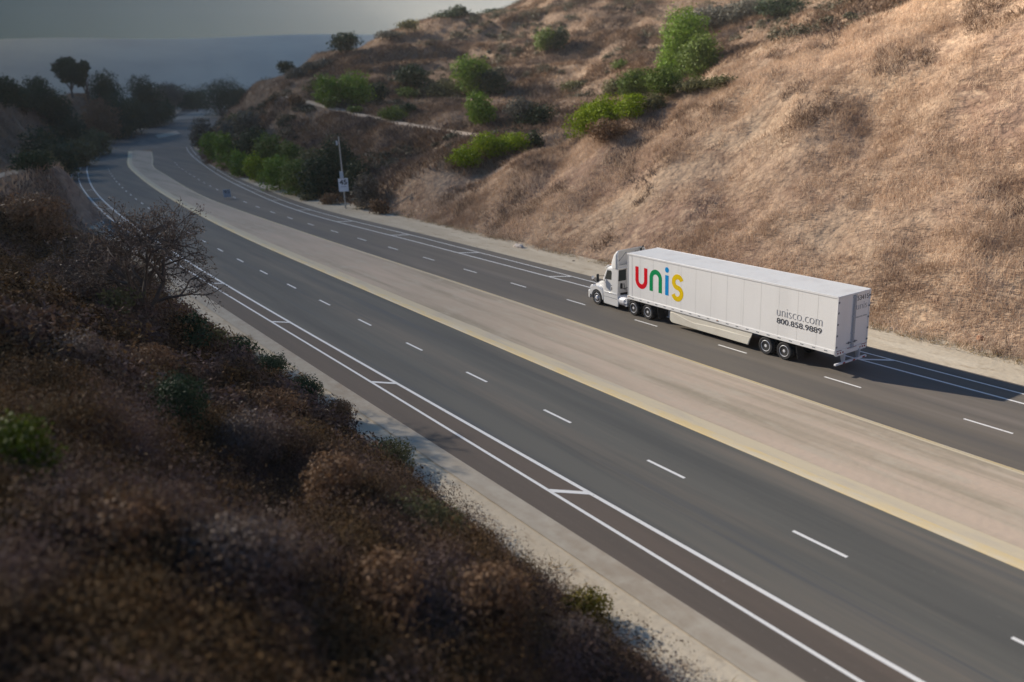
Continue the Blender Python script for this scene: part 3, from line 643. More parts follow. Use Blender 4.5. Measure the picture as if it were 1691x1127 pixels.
def text(name, body, m, parent, origin, ex, ez, width, height, ext=.006, spacing=1.0, thin=0.0):
    cu = bpy.data.curves.new(name, 'FONT'); cu.body = body; cu.size = 1; cu.extrude = .5; cu.space_character = spacing; cu.offset = thin
    o = bpy.data.objects.new(name, cu); COL.objects.link(o); bpy.context.view_layer.update()
    me = bpy.data.meshes.new_from_object(o.evaluated_get(bpy.context.evaluated_depsgraph_get())); bpy.data.objects.remove(o)
    n = len(me.vertices); co = np.zeros(n*3); me.vertices.foreach_get('co', co); co = co.reshape(-1, 3)
    mn, mx_ = co.min(0), co.max(0); q = (co-mn)/(mx_-mn)
    ex = np.array(ex, float); ez = np.array(ez, float); en = np.cross(ex, ez)
    W = np.array(origin)+q[:, :1]*width*ex+q[:, 1:2]*height*ez+(q[:, 2:]*2-1)*ext*en
    me.vertices.foreach_set('co', W.astype(np.float32).ravel()); me.materials.clear(); me.materials.append(m); me.update()
    o = bpy.data.objects.new(name, me); COL.objects.link(o); o.parent = parent
    if parent is truck: o.location = TO
    return o
sx, sz = (1, 0, 0), (0, 0, 1)
text('lettering', 'unisco.com', m_txt, truck, (-3.82, .012, 2.40), sx, sz, 2.92, .46, thin=-.02)
text('lettering', '800.858.9889', m_txtd, truck, (-3.80, .012, 1.98), sx, sz, 2.90, .30)
text('lettering', 'unisco', m_txtd, truck, (LX0+.12, -.016, ZB+.13), sx, sz, .30, .05)
text('lettering', '53415', m_txtd, truck, (-.012, 1.53, 3.66), (0, 1, 0), sz, .90, .25)
text('lettering', 'unis', m_txt, truck, (-.012, 1.50, 3.18), (0, 1, 0), sz, .86, .34, thin=-.01)
text('lettering', '800.858.9889', m_txt, truck, (-.012, 1.50, 2.74), (0, 1, 0), sz, .90, .07)

# ------------------------------------------------------------------ speed sign pole, roadside signs, rocks
x, y, _, _ = HIT(571, 345); zb = float(Z(x, y))
pl = tag(empty('sign_pole', (x, y, zb)), 'tall weathered wooden pole carrying a 45 speed limit sign beside the dark green bushes', 'sign pole')
m_wood = mat('weathered_wood', (.52, .50, .45), .9, noise=[(3, (.40, .37, .32), .45, .7, (4, 4, .5))])
m_sign = mat('sign_white', (.85, .86, .88), .5); m_box = mat('grey_box', (.55, .60, .64), .5)
b = MB(); b.tube([(0, 0, -.5), (0, 0, 5), (-.05, 0, 9.4)], [.11, .10, .08], 10); b.build('pole', m_wood, pl)
sd = Vector((CX-x, CY-y, 0)).normalized(); sd = Vector((.93, -.37, 0)).normalized(); sr = Vector((-sd.y, sd.x, 0))
def panel(name, w_, h, zc, m, off_=.22, side=0, t=.03):
    c = sd*off_+sr*side+Vector((0, 0, zc)); b = MB(); v = []
    for dd in (-t, t):
        for a, q in ((-1, -1), (1, -1), (1, 1), (-1, 1)): v.append(c+sd*dd+sr*a*w_/2+Vector((0, 0, q*h/2)))
    b.add(v, [(3, 2, 1, 0), (4, 5, 6, 7), (0, 1, 5, 4), (1, 2, 6, 5), (2, 3, 7, 6), (3, 0, 4, 7)]); return b.build(name, m, pl), c
sp_, c = panel('sign_panel', 1.28, 1.72, 3.15, m_sign)
def stext(body, zc, w_, h): text('lettering', body, m_txtd, sp_, tuple(c+sd*.034-sr*w_/2+Vector((0, 0, zc-h/2))), tuple(sr), sz, w_, h)
text('lettering', '45', m_txtd, sp_, tuple(c+sd*.034-sr*.5+Vector((0, 0, .03))), tuple(sr), sz, 1.0, .66, thin=.03)
b = MB(); v = []
for dd in (.032, .036):
    for a, q in ((-1, -1), (1, -1), (1, 1), (-1, 1)): v.append(c+sd*dd+sr*a*.36+Vector((0, 0, -.22+q*.035)))
b.add(v, [(3, 2, 1, 0), (4, 5, 6, 7), (0, 1, 5, 4), (1, 2, 6, 5), (2, 3, 7, 6), (3, 0, 4, 7)]); b.build('printed_line', m_txt, sp_)
b = MB(); v = []
panel('cabinet', .48, .85, 4.5, m_box, .26, -.12, .14)
o_, c2 = panel('camera_box', .22, .55, 8.6, m_box, .2, -.32, .1)
b = MB(); b.tube([(0, 0, 8.6), tuple(c2)], .04); b.build('bracket', m_wood, pl)

x, y, _, _ = HIT(376, 330); x2, y2 = UP(376, 329)
ps = tag(empty('low_sign', (x2, y2, 0)), 'small low grey sign reading 45 standing in the far lane of the bend', 'sign')
pl_save = pl; pl = ps
m_gs = mat('sign_grey_blue', (.36, .39, .43), .6)
sp2, c = panel('sign_panel', 1.1, 1.15, .85, m_gs, .0)
text('lettering', '45', m_txtd, sp2, tuple(c+sd*.034-sr*.45+Vector((0, 0, .0))), tuple(sr), sz, .9, .5)
for q in (.35, -.35): b = MB(); b.tube([tuple(sr*q), tuple(sr*q+Vector((0, 0, .35)))], .03); b.build('leg', m_gs, ps)
x2, y2 = UP(326, 185)
fs = tag(empty('road_sign', (x2, y2, float(roadz(x2)))), 'tiny dark sign post at the distant top of the road', 'sign')
b = MB(); b.tube([(0, 0, 0), (0, 0, 3.4)], .09); b.build('pole', m_dark, fs); b = MB(); b.box(-.05, .05, -.5, .5, .1, 1.0); b.build('sign_panel', m_dark, fs)

m_rock = mat('pale_rock', (.60, .52, .45), .9, noise=[(4, (.45, .37, .3), .5, .7)])
def rock(u, v, sx_, sy_, sz_, label, m=m_rock, cat='rock', seed=0):
    x, y, z, t = HIT(u, v); b = MB(); rr = random.Random(seed); n = 9
    rings = []
    for k, (q, h) in enumerate(((1.0, -.1), (.95, .45), (.7, .85), (.25, 1.0))):
        rings.append([(math.cos(6.283*i/n)*sx_*q*(.8+.4*rr.random()), math.sin(6.283*i/n)*sy_*q*(.8+.4*rr.random()), sz_*h*(.85+.3*rr.random())) for i in range(n)])
    b.loft(rings); o = b.build('rock', m, smooth=0); o.location = (x, y, z); o.rotation_euler = (0, 0, rr.random()*3); tag(o, label, cat)
rock(857, 410, .75, .35, .35, 'flat pale slab lying on the gravel verge ahead of the truck', seed=2)
rock(1474, 545, .28, .14, .12, 'pale pinkish stone on the verge just behind the trailer', seed=3)
rock(1522, 553, .20, .12, .1, 'small buff stone lying at the foot of the dry slope behind the trailer', seed=4)
rock(1618, 568, .22, .16, .22, 'reddish brown stone at the right edge of the gravel verge', mat('red_rock', (.34, .17, .10), .9), seed=5)
rock(947, 434, .14, .1, .1, 'small dark stone on the verge just ahead of the cab', mat('dark_rock', (.14, .11, .08), .9), seed=6)
rock(1484, 857, .12, .08, .10, 'small pale stone on the yellow median kerb', seed=7)
rock(149, 382, .35, .3, .3, 'dark stone on the dim left shoulder at the bend', mat('black_rock', (.05, .04, .04), .9), seed=8)

# ------------------------------------------------------------------ vegetation
def leaves(P, Nn, size, seed, aspect=.6, up_bias=0.0, tint=None):
    """one quad per leaf cluster at P, roughly facing Nn"""
    g = np.random.default_rng(seed); n = len(P)
    d = Nn+g.normal(0, .65, (n, 3)); d[:, 2] += up_bias; d /= np.linalg.norm(d, axis=1)[:, None]+1e-9
    a = np.cross(d, g.normal(0, 1, (n, 3))); a /= np.linalg.norm(a, axis=1)[:, None]+1e-9; b_ = np.cross(d, a)
    s = (size*(.55+.9*g.random(n)))[:, None]/2
    V = np.stack([P-a*s-b_*s*aspect*.4, P+a*s*.1-b_*s*aspect, P+a*s+b_*s*aspect*.3, P-a*s*.2+b_*s*aspect], 1).reshape(-1, 3)
    F = np.arange(n*4).reshape(n, 4)
    t = g.random(n) if tint is None else np.clip(tint+g.normal(0, .18, n), 0, 1)
    return V, F, np.repeat(t, 4)
def crown_pts(w_, d_, h, n, seed, nl=11, z0=0.0, droop=0, top=0.5, fill=.35, lobe=(.26, .42)):
    """leaf places on the skins of overlapping lobes filling a crown of width w_, depth d_, height h above z0"""
    g = np.random.default_rng(seed); P = []; Q = []; T = []
    C = []
    for k in range(nl):
        a = g.random()*6.283; r = .62*math.sqrt(g.random()); zz = g.random()**.8
        prof = (1-abs(zz-.38)/.75)**.5 if top else 1
        C.append((math.cos(a)*r*w_/2*1.15*prof, math.sin(a)*r*d_/2*1.15*prof, z0+h*(.16+.66*zz)))
    C = np.array(C); rad = g.uniform(lobe[0], lobe[1], nl)
    wt = rad**2/np.sum(rad**2)
    for k in range(nl):
        m = int(n*wt[k])
        v = g.normal(0, 1, (m, 3)); v /= np.linalg.norm(v, axis=1)[:, None]
        rr = np.where(g.random(m) < fill, g.random(m)**.5, g.uniform(.82, 1.06, m))
        rr = rr*(1+.22*np.sin(v[:, 0]*5+k)*np.sin(v[:, 1]*6+k*2)+.15*np.sin(v[:, 2]*9+k))
        p = C[k]+v*rr[:, None]*np.array([w_*rad[k], d_*rad[k], h*rad[k]*1.05])[None, :]
        if droop: p[:, 2] -= droop*g.random(m)*np.hypot(p[:, 0]/w_, p[:, 1]/d_)*h
        P.append(p); Q.append(v); T.append(np.full(m, .25+.5*g.random()))
    P = np.concatenate(P); Q = np.concatenate(Q); T = np.concatenate(T)
    keep = P[:, 2] > z0*.55-.1
    return P[keep], Q[keep], T[keep]
G = dict(
    bright=leafmat('foliage_bright', (.11, .20, .018), (.20, .30, .03), .2),
    yellow=leafmat('foliage_yellow_green', (.17, .25, .006), (.29, .36, .01), .22),
    mid=leafmat('foliage_green', (.08, .13, .025), (.16, .215, .04), .2),
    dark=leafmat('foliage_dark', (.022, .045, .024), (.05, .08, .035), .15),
    olive=leafmat('foliage_olive', (.11, .11, .05), (.18, .17, .075), .2),
    grey=leafmat('foliage_grey', (.10, .10, .085), (.17, .165, .13), .2),
    rust=leafmat('foliage_dry', (.16, .095, .055), (.26, .16, .09), .2),
    pale=leafmat('foliage_pale', (.09, .07, .045), (.36, .31, .24), .2),
    rearscrub=leafmat('foliage_rear_scrub', (.05, .055, .035), (.15, .13, .085), .15),
    lime=leafmat('foliage_dim_green', (.05, .075, .006), (.10, .13, .012), .2), mustard=leafmat('foliage_mustard', (.12, .10, .015), (.22, .18, .03), .2), dusty=leafmat('foliage_dusty', (.10, .075, .06), (.22, .17, .14), .2))
m_bark = mat('bark', (.12, .095, .075), .95, noise=[(6, (.07, .055, .045), .4, .7, (3, 3, .6))])
protos = {}
NS = [0]
def plant(u, v, wpx, hpx, kind, label, cat='shrub', group=None, name=None, t=None, trunk=0.0, shape={}, dens=1.0, sink=.15, pos=None, leaf=None, aspect_d=.85):
    """wpx/hpx: how large it looks in the photo; v: where its foot stands"""
    NS[0] += 1; seed = 100+NS[0]
    if pos: x, y, z, tt = pos
    elif t:
        px_ = PT(u, v, t); x, y = px_[0], px_[1]; z = float(Z(x, y)); tt = t; ztop = PT(u, v-hpx*1.04, t)[2]; hpx = max(hpx*.5, (ztop-z)/1.28*FPX/t)
    else: x, y, z, tt = HIT(u, v)
    w_ = (1.15 if not t else 1.08)*wpx*tt/FPX; h = 1.02*hpx*tt/FPX; z -= sink
    name = name or ('tree' if trunk else 'shrub')
    o = empty(name, (x, y, z), rng.random()*.6)
    tag(o, label, cat, group)
    ls = leaf or max(.16, min(.55, tt*.0022)); n = int(min(14000, dens*9*(w_*h*1.9)/(ls*ls)))
    n = max(n, 500); z0 = h*trunk
    P, Q, T = crown_pts(w_, w_*aspect_d, h-z0, n, seed, z0=z0, **shape)
    Vv, Ff, tt_ = leaves(P, Q, ls, seed, tint=T)
    mesh_np('crown' if trunk else 'foliage', Vv, Ff, G[kind], o, attrs={'tint': tt_})
    g = np.random.default_rng(seed); b = MB()
    r = max(.05, h*.028)
    if trunk:
        b.tube([(0, 0, -.4), (.05*h*g.normal(), 0, h*trunk*.7), (.03*h*g.normal(), .03*h, h*.6)], [r*1.2, r*.85, r*.35], 7, caps=False)
        for k in range(5):
            a = k*1.3+g.random(); b.tube([(0, 0, h*trunk*.6), (math.cos(a)*w_*.16, math.sin(a)*w_*.14, h*(trunk+.18)), (math.cos(a)*w_*.33, math.sin(a)*w_*.3, h*(trunk+.38))], [r*.6, r*.4, r*.15], 5, caps=False)
        b.build('trunk', m_bark, o)
    else:
        b.tube([(0, 0, -.3), (.02, 0, h*.25), (.04, .02, h*.55)], [r*1.1, r*.8, r*.3], 6, caps=False)
        b.build('stem', m_bark, o)
    return o
RH = 'trees and shrubs on the right hillside'; RS = 'shrubs crowding the foot of the right hill'; LF = 'dark trees beyond the left side of the road'
# -- the hillside on the right
plant(573, 97, 48, 46, 'dark', 'dark round-headed tree standing alone on the left skyline of the hill', 'tree', RH, trunk=.12, t=262)
plant(474, 122, 30, 24, 'dark', 'small dark tree at the lower left end of the hill skyline', 'tree', RH, trunk=.15, t=275)
plant(536, 112, 26, 20, 'grey', 'grey green bush below the round-headed skyline tree', group=RH, t=255)
plant(515, 118, 30, 20, 'grey', 'grey bush left of and below the round-headed skyline tree', group=RH, t=258)
plant(493, 132, 36, 26, 'grey', 'dull grey bush on the steep left shoulder of the hill', group=RH, t=255)
plant(528, 148, 44, 28, 'olive', 'olive bush just above the upper left end of the dirt track', group=RH, t=220)
plant(545, 172, 44, 44, 'bright', 'left half of the broad bright green crown above the track, nearest the track end', 'tree', RH, trunk=.08)
plant(590, 176, 58, 44, 'bright', 'right half of the broad bright green crown above the track', 'tree', RH, trunk=.08)
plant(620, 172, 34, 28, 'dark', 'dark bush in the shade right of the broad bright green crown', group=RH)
plant(682, 152, 48, 34, 'dark', 'round dark teal tree on the middle terrace', 'tree', RH, trunk=.1)
plant(672, 163, 36, 16, 'mid', 'low green bush in front of the dark teal tree', group=RH)
plant(733, 163, 66, 24, 'olive', 'low spreading olive green bush between dark teal tree and bright tree', group=RH)
plant(783, 160, 56, 54, 'bright', 'bright green tree with shaded right side on the middle terrace', 'tree', RH, trunk=.1)
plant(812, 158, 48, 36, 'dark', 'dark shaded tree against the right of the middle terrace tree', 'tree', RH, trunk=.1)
plant(798, 208, 50, 50, 'bright', 'round bright green tree just above the lower part of the dirt track', 'tree', RH, trunk=.06)
plant(858, 206, 44, 38, 'grey', 'grey bush right of the round bright green tree', group=RH)
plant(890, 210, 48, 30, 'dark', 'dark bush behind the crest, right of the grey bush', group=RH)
plant(650, 200, 40, 20, 'mid', 'low green bush beside the middle of the dirt track', group=RH)
plant(672, 190, 30, 16, 'dark', 'small dark bush beside the middle of the dirt track', group=RH)
plant(585, 187, 22, 12, 'mid', 'little green bush at the edge of the upper dirt track', group=RH)
plant(548, 180, 22, 18, 'mid', 'little bush at the upper end of the dirt track', group=RH)
plant(490, 176, 26, 16, 'rust', 'brown bush at the very end of the dirt track', group=RH)
plant(770, 274, 48, 30, 'yellow', 'yellow green shrub at the low left end of the slope crest', group=RH)
plant(806, 262, 54, 34, 'yellow', 'large yellow green shrub in the middle of the trio on the slope crest', group=RH)
plant(846, 250, 50, 26, 'yellow', 'yellow green shrub at the right of the trio on the slope crest', group=RH)
plant(880, 240, 30, 22, 'dark', 'small dark bush just right of the yellow green trio', group=RH)
plant(966, 226, 46, 50, 'yellow', 'upright yellow green shrub at the left of the bright clump on the crest', group=RH)
plant(1000, 214, 60, 46, 'yellow', 'large yellow green shrub in the middle of the bright clump on the crest', group=RH)
plant(1042, 194, 44, 30, 'yellow', 'vivid yellow green shrub at the right of the bright clump on the crest', group=RH)
plant(1005, 232, 60, 30, 'rust', 'brown dead shrub beneath the bright clump on the crest', group=RH)
plant(1050, 172, 50, 48, 'mid', 'grey green tree left of its darker twin behind the slope crest', 'tree', RH, trunk=.08)
plant(1092, 166, 58, 46, 'mid', 'grey green bushy tree with shaded right side behind the slope crest', 'tree', RH, trunk=.08)
plant(1020, 160, 40, 30, 'olive', 'olive bush to the left of the grey green trees', group=RH)
plant(1078, 182, 36, 24, 'olive', 'mustard coloured bush just above the crest below the grey green trees', group=RH)
plant(1132, 130, 68, 88, 'bright', 'tallest bright green tree high on the hillside casting a long shadow', 'tree', RH, trunk=.08, shape=dict(nl=15), aspect_d=1.0)
plant(1158, 132, 52, 62, 'mid', 'shorter green tree leaning on the right of the tallest tree', 'tree', RH, trunk=.08)
plant(1108, 128, 38, 42, 'bright', 'bright green bush at the left foot of the tallest tree', group=RH)
plant(1148, 152, 60, 18, 'olive', 'mustard scrub below the tallest tree along the crest', group=RH)
plant(1195, 143, 50, 16, 'olive', 'thin mustard scrub at the right end along the crest', group=RH)
plant(903, 84, 34, 30, 'mid', 'green bush high on the bare upper hillside', group=RH)
plant(922, 82, 30, 32, 'dark', 'dark bush beside the green one on the bare upper hillside', group=RH)
plant(945, 152, 42, 15, 'olive', 'flat yellowish bush alone on the middle hillside', group=RH)
plant(1024, 118, 22, 16, 'mid', 'small green bush midway up the hillside', group=RH)
plant(676, 62, 36, 34, 'olive', 'thin open-crowned tree on the skyline', 'tree', RH, trunk=.25, t=272, dens=.5)
plant(642, 68, 50, 18, 'grey', 'low grey bush on the skyline left of the open-crowned tree', group=RH, t=272)
plant(757, 46, 32, 34, 'dark', 'pointed conical tree on the skyline', 'tree', RH, trunk=.1, t=282)
plant(738, 50, 44, 20, 'dark', 'dark bush at the foot of the pointed skyline tree', group=RH, t=280)
plant(783, 42, 36, 14, 'grey', 'grey bush on the skyline right of the pointed tree', group=RH, t=284)
plant(815, 36, 36, 20, 'dark', 'dark dome-shaped bush on the skyline', group=RH, t=287)
plant(860, 26, 40, 16, 'rust', 'brownish bush on the skyline right of the dark dome-shaped bush', group=RH, t=287)
plant(1170, 26, 90, 20, 'grey', 'grey green thicket near the top edge, on the upper bench', group=RH, t=215)
plant(1290, 24, 70, 34, 'dark', 'dark thicket near the top edge where the two slopes meet', group=RH, t=205)
plant(1235, 22, 70, 26, 'grey', 'grey thicket at the top edge between the other two', group=RH, t=212)
# -- shrubs along the foot of the hill by the road bend
for i, (u, v, w_, h, k, lb) in enumerate([
    (338, 243, 34, 38, 'grey', 'dull purplish shrub nearest the hidden end of the bend'),
    (380, 233, 38, 30, 'grey', 'dull grey shrub behind the first roadside shrubs of the bend'),
    (355, 262, 40, 40, 'bright', 'green shrub low beside the verge at the start of the roadside row'),
    (410, 238, 44, 42, 'grey', 'tall bluish grey shrub in the back of the roadside row'),
    (376, 276, 38, 44, 'bright', 'second green shrub beside the verge from the far end'),
    (400, 292, 44, 38, 'bright', 'bright green shrub beside the verge below the bluish grey one'),
    (425, 262, 54, 46, 'dark', 'dark shrub in the back of the roadside row'),
    (428, 300, 34, 38, 'yellow', 'yellow green shrub in the middle of the roadside row'),
    (447, 282, 46, 50, 'mid', 'mid green shrub behind the yellow green one'),
    (462, 314, 50, 48, 'bright', 'rounded green shrub in the middle of the roadside row'),
    (494, 322, 62, 50, 'mid', 'broad dull green shrub left of the darkest one'),
    (520, 302, 50, 46, 'olive', 'olive shrub behind the darkest roadside shrub'),
    (528, 328, 54, 58, 'dark', 'dark green shrub left of the tall wooden pole'),
    (558, 322, 62, 76, 'dark', 'darkest and largest shrub right behind the tall wooden pole'),
    (592, 318, 44, 44, 'dark', 'low dark shrub at the right end of the roadside row'),
    (606, 345, 40, 48, 'pale', 'pale flowering shrub just right of the tall wooden pole'),
    (628, 354, 30, 22, 'rust', 'brown dry shrub right of the pale flowering shrub'),
    (546, 338, 30, 16, 'rust', 'low brown weed left of the foot of the tall wooden pole'),
    (508, 332, 26, 12, 'olive', 'low olive weed on the verge below the broad dull shrub'),
    (402, 213, 34, 22, 'olive', 'olive shrub high at the back left of the roadside row'),
    (388, 206, 28, 13, 'olive', 'olive brown shrub at the highest back corner of the bend'),
    (480, 275, 40, 34, 'mid', 'green shrub uphill behind the rounded one')]):
    plant(u, v, w_, h, k, lb, group=RS)
# -- left of the road, far
plant(118, 148, 52, 68, 'dark', 'tallest ragged eucalyptus standing left of its leaning neighbour', 'tree', LF, t=376, trunk=.3, shape=dict(nl=9, lobe=(.14, .24)), dens=1.2)
plant(142, 150, 34, 64, 'dark', 'ragged eucalyptus between the tallest one and the dome-shaped one', 'tree', LF, t=380, trunk=.35, shape=dict(nl=7, lobe=(.16, .26)), dens=1.2)
plant(172, 152, 46, 50, 'dark', 'dome-shaped eucalyptus at the right of the ragged pair', 'tree', LF, t=382, trunk=.1)
plant(240, 168, 54, 48, 'dark', 'broad flat-topped dark tree above the left road edge', 'tree', LF, t=420, trunk=.1)
plant(365, 182, 80, 60, 'dark', 'big dark tree beyond the crest of the road', 'tree', LF, t=480, trunk=.06, shape=dict(nl=14))
plant(398, 180, 44, 42, 'dark', 'dark tree at the right of the big one beyond the crest', 'tree', LF, t=470, trunk=.06)
plant(300, 178, 50, 42, 'dark', 'hazy tree left of the big dark one beyond the crest', 'tree', LF, t=560, trunk=.1)
plant(278, 176, 44, 44, 'grey', 'hazy greyish tree right of the broad flat-topped one', 'tree', LF, t=520, trunk=.1)
plant(326, 178, 40, 36, 'dark', 'smallest hazy tree over the top end of the road', 'tree', LF, t=600, trunk=.1)
plant(5, 172, 50, 54, 'dark', 'dark tree cut by the left edge of the picture', 'tree', LF, t=260, trunk=.1)
plant(68, 165, 40, 46, 'dark', 'dark tree with a small pointed top left of the eucalyptus', 'tree', LF, t=300, trunk=.1)
plant(40, 168, 40, 34, 'dark', 'low dark tree between the edge tree and the pointed one', 'tree', LF, t=290, trunk=.1)
plant(92, 166, 44, 36, 'dark', 'low dark tree just left of the tallest eucalyptus', 'tree', LF, t=305, trunk=.1)
for (u, v, w_, h, k, lb, t_) in [
    (190, 186, 64, 34, 'dark', 'wide dark bush on the slope above the left road edge', 360), (222, 200, 60, 40, 'dark', 'dark bush hanging over the left road edge', 380),
    (246, 202, 50, 44, 'dark', 'dark bush nearest the road below the flat-topped tree', 420), (266, 196, 36, 38, 'dark', 'rightmost dark bush at the far left road edge', 440),
    (160, 176, 50, 24, 'rust', 'brown bush below the dome-shaped eucalyptus', 340), 
    (160, 238, 44, 26, 'olive', 'olive bush beside the far shoulder of the left lanes', 280), (128, 252, 60, 30, 'olive', 'wide olive bush on the shoulder of the left lanes', 240),
    (104, 268, 46, 40, 'dark', 'dark bush beside the bike lane at the tightest bend', 200), (76, 286, 60, 40, 'olive', 'big olive bush left of the tightest bend', 165),
    (92, 318, 54, 44, 'mid', 'green bush on the shoulder right of the light path', 140), (60, 326, 60, 50, 'dark', 'dark bush below the end of the light path', 125),
    (60, 225, 70, 24, 'dark', 'dark bush on the dim left hill', 220), (115, 205, 50, 20, 'dark', 'dark bush high on the dim left hill', 290)]:
    plant(u, v, w_, h, k, lb, group=LF, t=t_)

# -- bare tree beside the near carriageway, with limbs and sparse twigs
bx_, by_, bz_, bt = HIT(243, 530)
bare = tag(empty('bare_tree', (bx_, by_, bz_-.2)), 'half-bare tree with forking limbs and thin brown crown on the near bank', 'tree')
H_ = 215*bt/FPX; g = np.random.default_rng(5); lp = []
bt_mb = MB(); tw = MB()
cl, sl = -np.array([SUNV.y, -SUNV.x]), None
def grow(p, d, L, r, depth):
    q = p+d*L*.5+Vector(g.normal(0, .04*L, 3)); e = q+(d+Vector(g.normal(0, .16, 3))+Vector((0, 0, .06))).normalized()*L*.5
    (bt_mb if depth < 3 else tw).tube([p, q, e], [r, r*.85, r*.65], 5 if depth < 3 else 3, caps=False)
    if depth >= 3:
        for k in range(6): lp.append(tuple(q.lerp(e, g.random())+Vector(g.normal(0, .12, 3))))
    if depth < 5:
        for k in range(3 if depth < 4 else 3):
            nd = (d+Vector(g.normal(0, .62, 3))-Vector((0, 0, .10))).normalized(); grow(e if k else q, nd, L*(.62+.2*g.random()), r*.62, depth+1)
for a, ti, L in ((.2, .25, .34), (1.4, .45, .34), (2.9, 1.0, .32), (4.2, 1.0, .32), (5.3, .5, .32), (3.6, .5, .34)):
    grow(Vector((0, 0, .1)), Vector((math.cos(a)*ti, math.sin(a)*ti, 1)).normalized(), H_*L, .15, 0)
bt_mb.build('trunk', m_bark, bare, smooth=60); tw.build('twig', m_bark, bare, smooth=60)['kind'] = 'stuff'
P = np.array(lp); Vv, Ff, T_ = leaves(P, g.normal(0, 1, P.shape), .10, 3); mesh_np('crown', Vv, Ff, G['dusty'], bare, attrs={'tint': T_})

# -- shrubs along the near bank
NB = 'shrubs on the near bank'
for (u, v, w_, h, k, lb) in [
    (312, 566, 80, 42, 'dark', 'dark green shrub spreading right of the foot of the bare tree'), (196, 520, 60, 34, 'olive', 'low olive shrub left of the foot of the bare tree'),
    (352, 574, 50, 32, 'olive', 'olive shrub at the edge of the near verge, right of the bare tree'), (395, 590, 62, 32, 'dark', 'dark shrub at the verge, first of the low row below the bare tree'),
    (452, 622, 70, 34, 'dark', 'dark shrub at the verge in the middle of the low row'), (505, 660, 56, 36, 'dark', 'dark shrub at the verge at the lower end of the low row'),
    (560, 700, 50, 40, 'rust', 'dry brown shrub whose blue shade falls on the near verge'), (645, 775, 90, 46, 'olive', 'olive grassy shrub on the near verge halfway down'),
    (40, 795, 110, 95, 'lime', 'out-of-focus yellow green shrub near the left edge'), (965, 1030, 90, 60, 'mustard', 'mustard green shrub at the verge near the bottom edge'),
    (948, 1090, 110, 90, 'dusty', 'pale dusty shrub below the mustard green one'), (300, 720, 90, 90, 'dark', 'dark shrub in the middle of the dim near bank'),
    (420, 790, 110, 90, 'dusty', 'dusty mauve dry shrub in the middle of the near bank'), (560, 850, 120, 90, 'rust', 'out-of-focus rusty shrub right of the dusty mauve one'),
    (700, 900, 110, 80, 'olive', 'olive brown shrub near the lower edge of the near bank'), (400, 990, 170, 120, 'dusty', 'large blurred mauve shrub near the bottom of the bank'),
    (640, 1040, 170, 120, 'rust', 'large blurred orange brown shrub near the bottom of the bank'), (820, 1040, 130, 100, 'rust', 'reddish dry shrub left of the mustard green one'),
    (200, 900, 150, 70, 'rust', 'wide dim brown shrub low on the left of the bank'), (250, 640, 90, 60, 'rust', 'orange brown shrub on the bank below the bare tree'),
    (120, 620, 110, 60, 'dusty', 'dim mauve shrub above the out-of-focus yellow green one'), (450, 700, 80, 50, 'rust', 'brown shrub upslope from the low dark row'),
    (140, 425, 60, 28, 'rust', 'rusty dry shrub on the bank top beside the tightest bend'), (60, 390, 90, 50, 'rust', 'wide dry brown shrub on the dim bank at the left edge')]:
    plant(u, v, w_, h, k, lb, group=NB, leaf=.085 if v > 600 else .2, dens=1.0)

# -- ground cover: dry grass and scrub nobody could count
def seen(x, y, z, mg=60):
    d = np.stack([x-CX, y-CY, z-CZ], -1); q = d@fw; u = PW/2+FPX*(d@rt)/q; v = PH/2-FPX*(d@up)/q
    return (q > .5) & (u > -mg) & (u < PW+mg) & (v > -mg) & (v < PH+mg*3)
def region(n, x0, x1, y0, y1, fn, seed):
    g = np.random.default_rng(seed); x = g.uniform(x0, x1, n); y = g.uniform(y0, y1, n); k = fn(x, y); k = g.random(n) < k; x, y = x[k], y[k]
    for T in TRK:
        ok = np.ones(len(x), bool)
        for p in T[::2]: ok &= np.hypot(x-p[0], y-p[1]) > 2.3
        x, y = x[ok], y[ok]
    return x, y
def grass(name, x, y, blades, L, wd, m, seed, label, lean=.5, spread=.35, up=1.0):
    g = np.random.default_rng(seed); n = len(x); z = Z(x, y)
    X = np.repeat(x, blades)+g.normal(0, spread, n*blades); Y = np.repeat(y, blades)+g.normal(0, spread, n*blades)
    Zb = Z(X, Y)-.03; N_ = len(X)
    tu = np.repeat(g.random(n), blades)*.6+g.random(N_)*.4
    hs = np.repeat(.6+.7*g.random(n), blades)*(.5+.7*g.random(N_))*L
    da = np.repeat(g.normal(0, .5, (n, 2)), blades, 0)*lean+g.normal(0, lean, (N_, 2))+np.array([.18, -.30])*lean
    a = g.random(N_)*6.283; wx = np.cos(a)*wd/2; wy = np.sin(a)*wd/2
    B = np.stack([X, Y, Zb], -1); Wv = np.stack([wx, wy, 0*wx], -1)
    mid = B+np.stack([da[:, 0]*hs*.35, da[:, 1]*hs*.35, hs*.6*up], -1); tip = B+np.stack([da[:, 0]*hs, da[:, 1]*hs, hs*.95*up], -1)
    V = np.stack([B-Wv, B+Wv, mid+Wv*.8, tip, mid-Wv*.8], 1).reshape(-1, 3); i = np.arange(N_)[:, None]*5
    F = np.concatenate([i+np.array([0, 1, 2]), i+np.array([0, 2, 4]), i+np.array([4, 2, 3])])
    o = mesh_np(name, V, F, m, attrs={'tint': np.repeat(tu, 5)})
    return tag(o, label, 'grass' if 'grass' in name else 'scrub', kind='stuff')
m_grass = leafmat('dry_grass', (.53, .385, .275), (.84, .665, .50), .3, .8, patch=(.42, .295, .205), pscale=.22)
m_grass2 = leafmat('dry_grass_rear', (.30, .21, .15), (.52, .385, .27), .25, .8, patch=(.24, .17, .125), pscale=.1)
m_scrub = leafmat('dry_scrub', (.15, .10, .07), (.30, .20, .13), .15, .8, patch=(.14, .11, .10), pscale=.08)
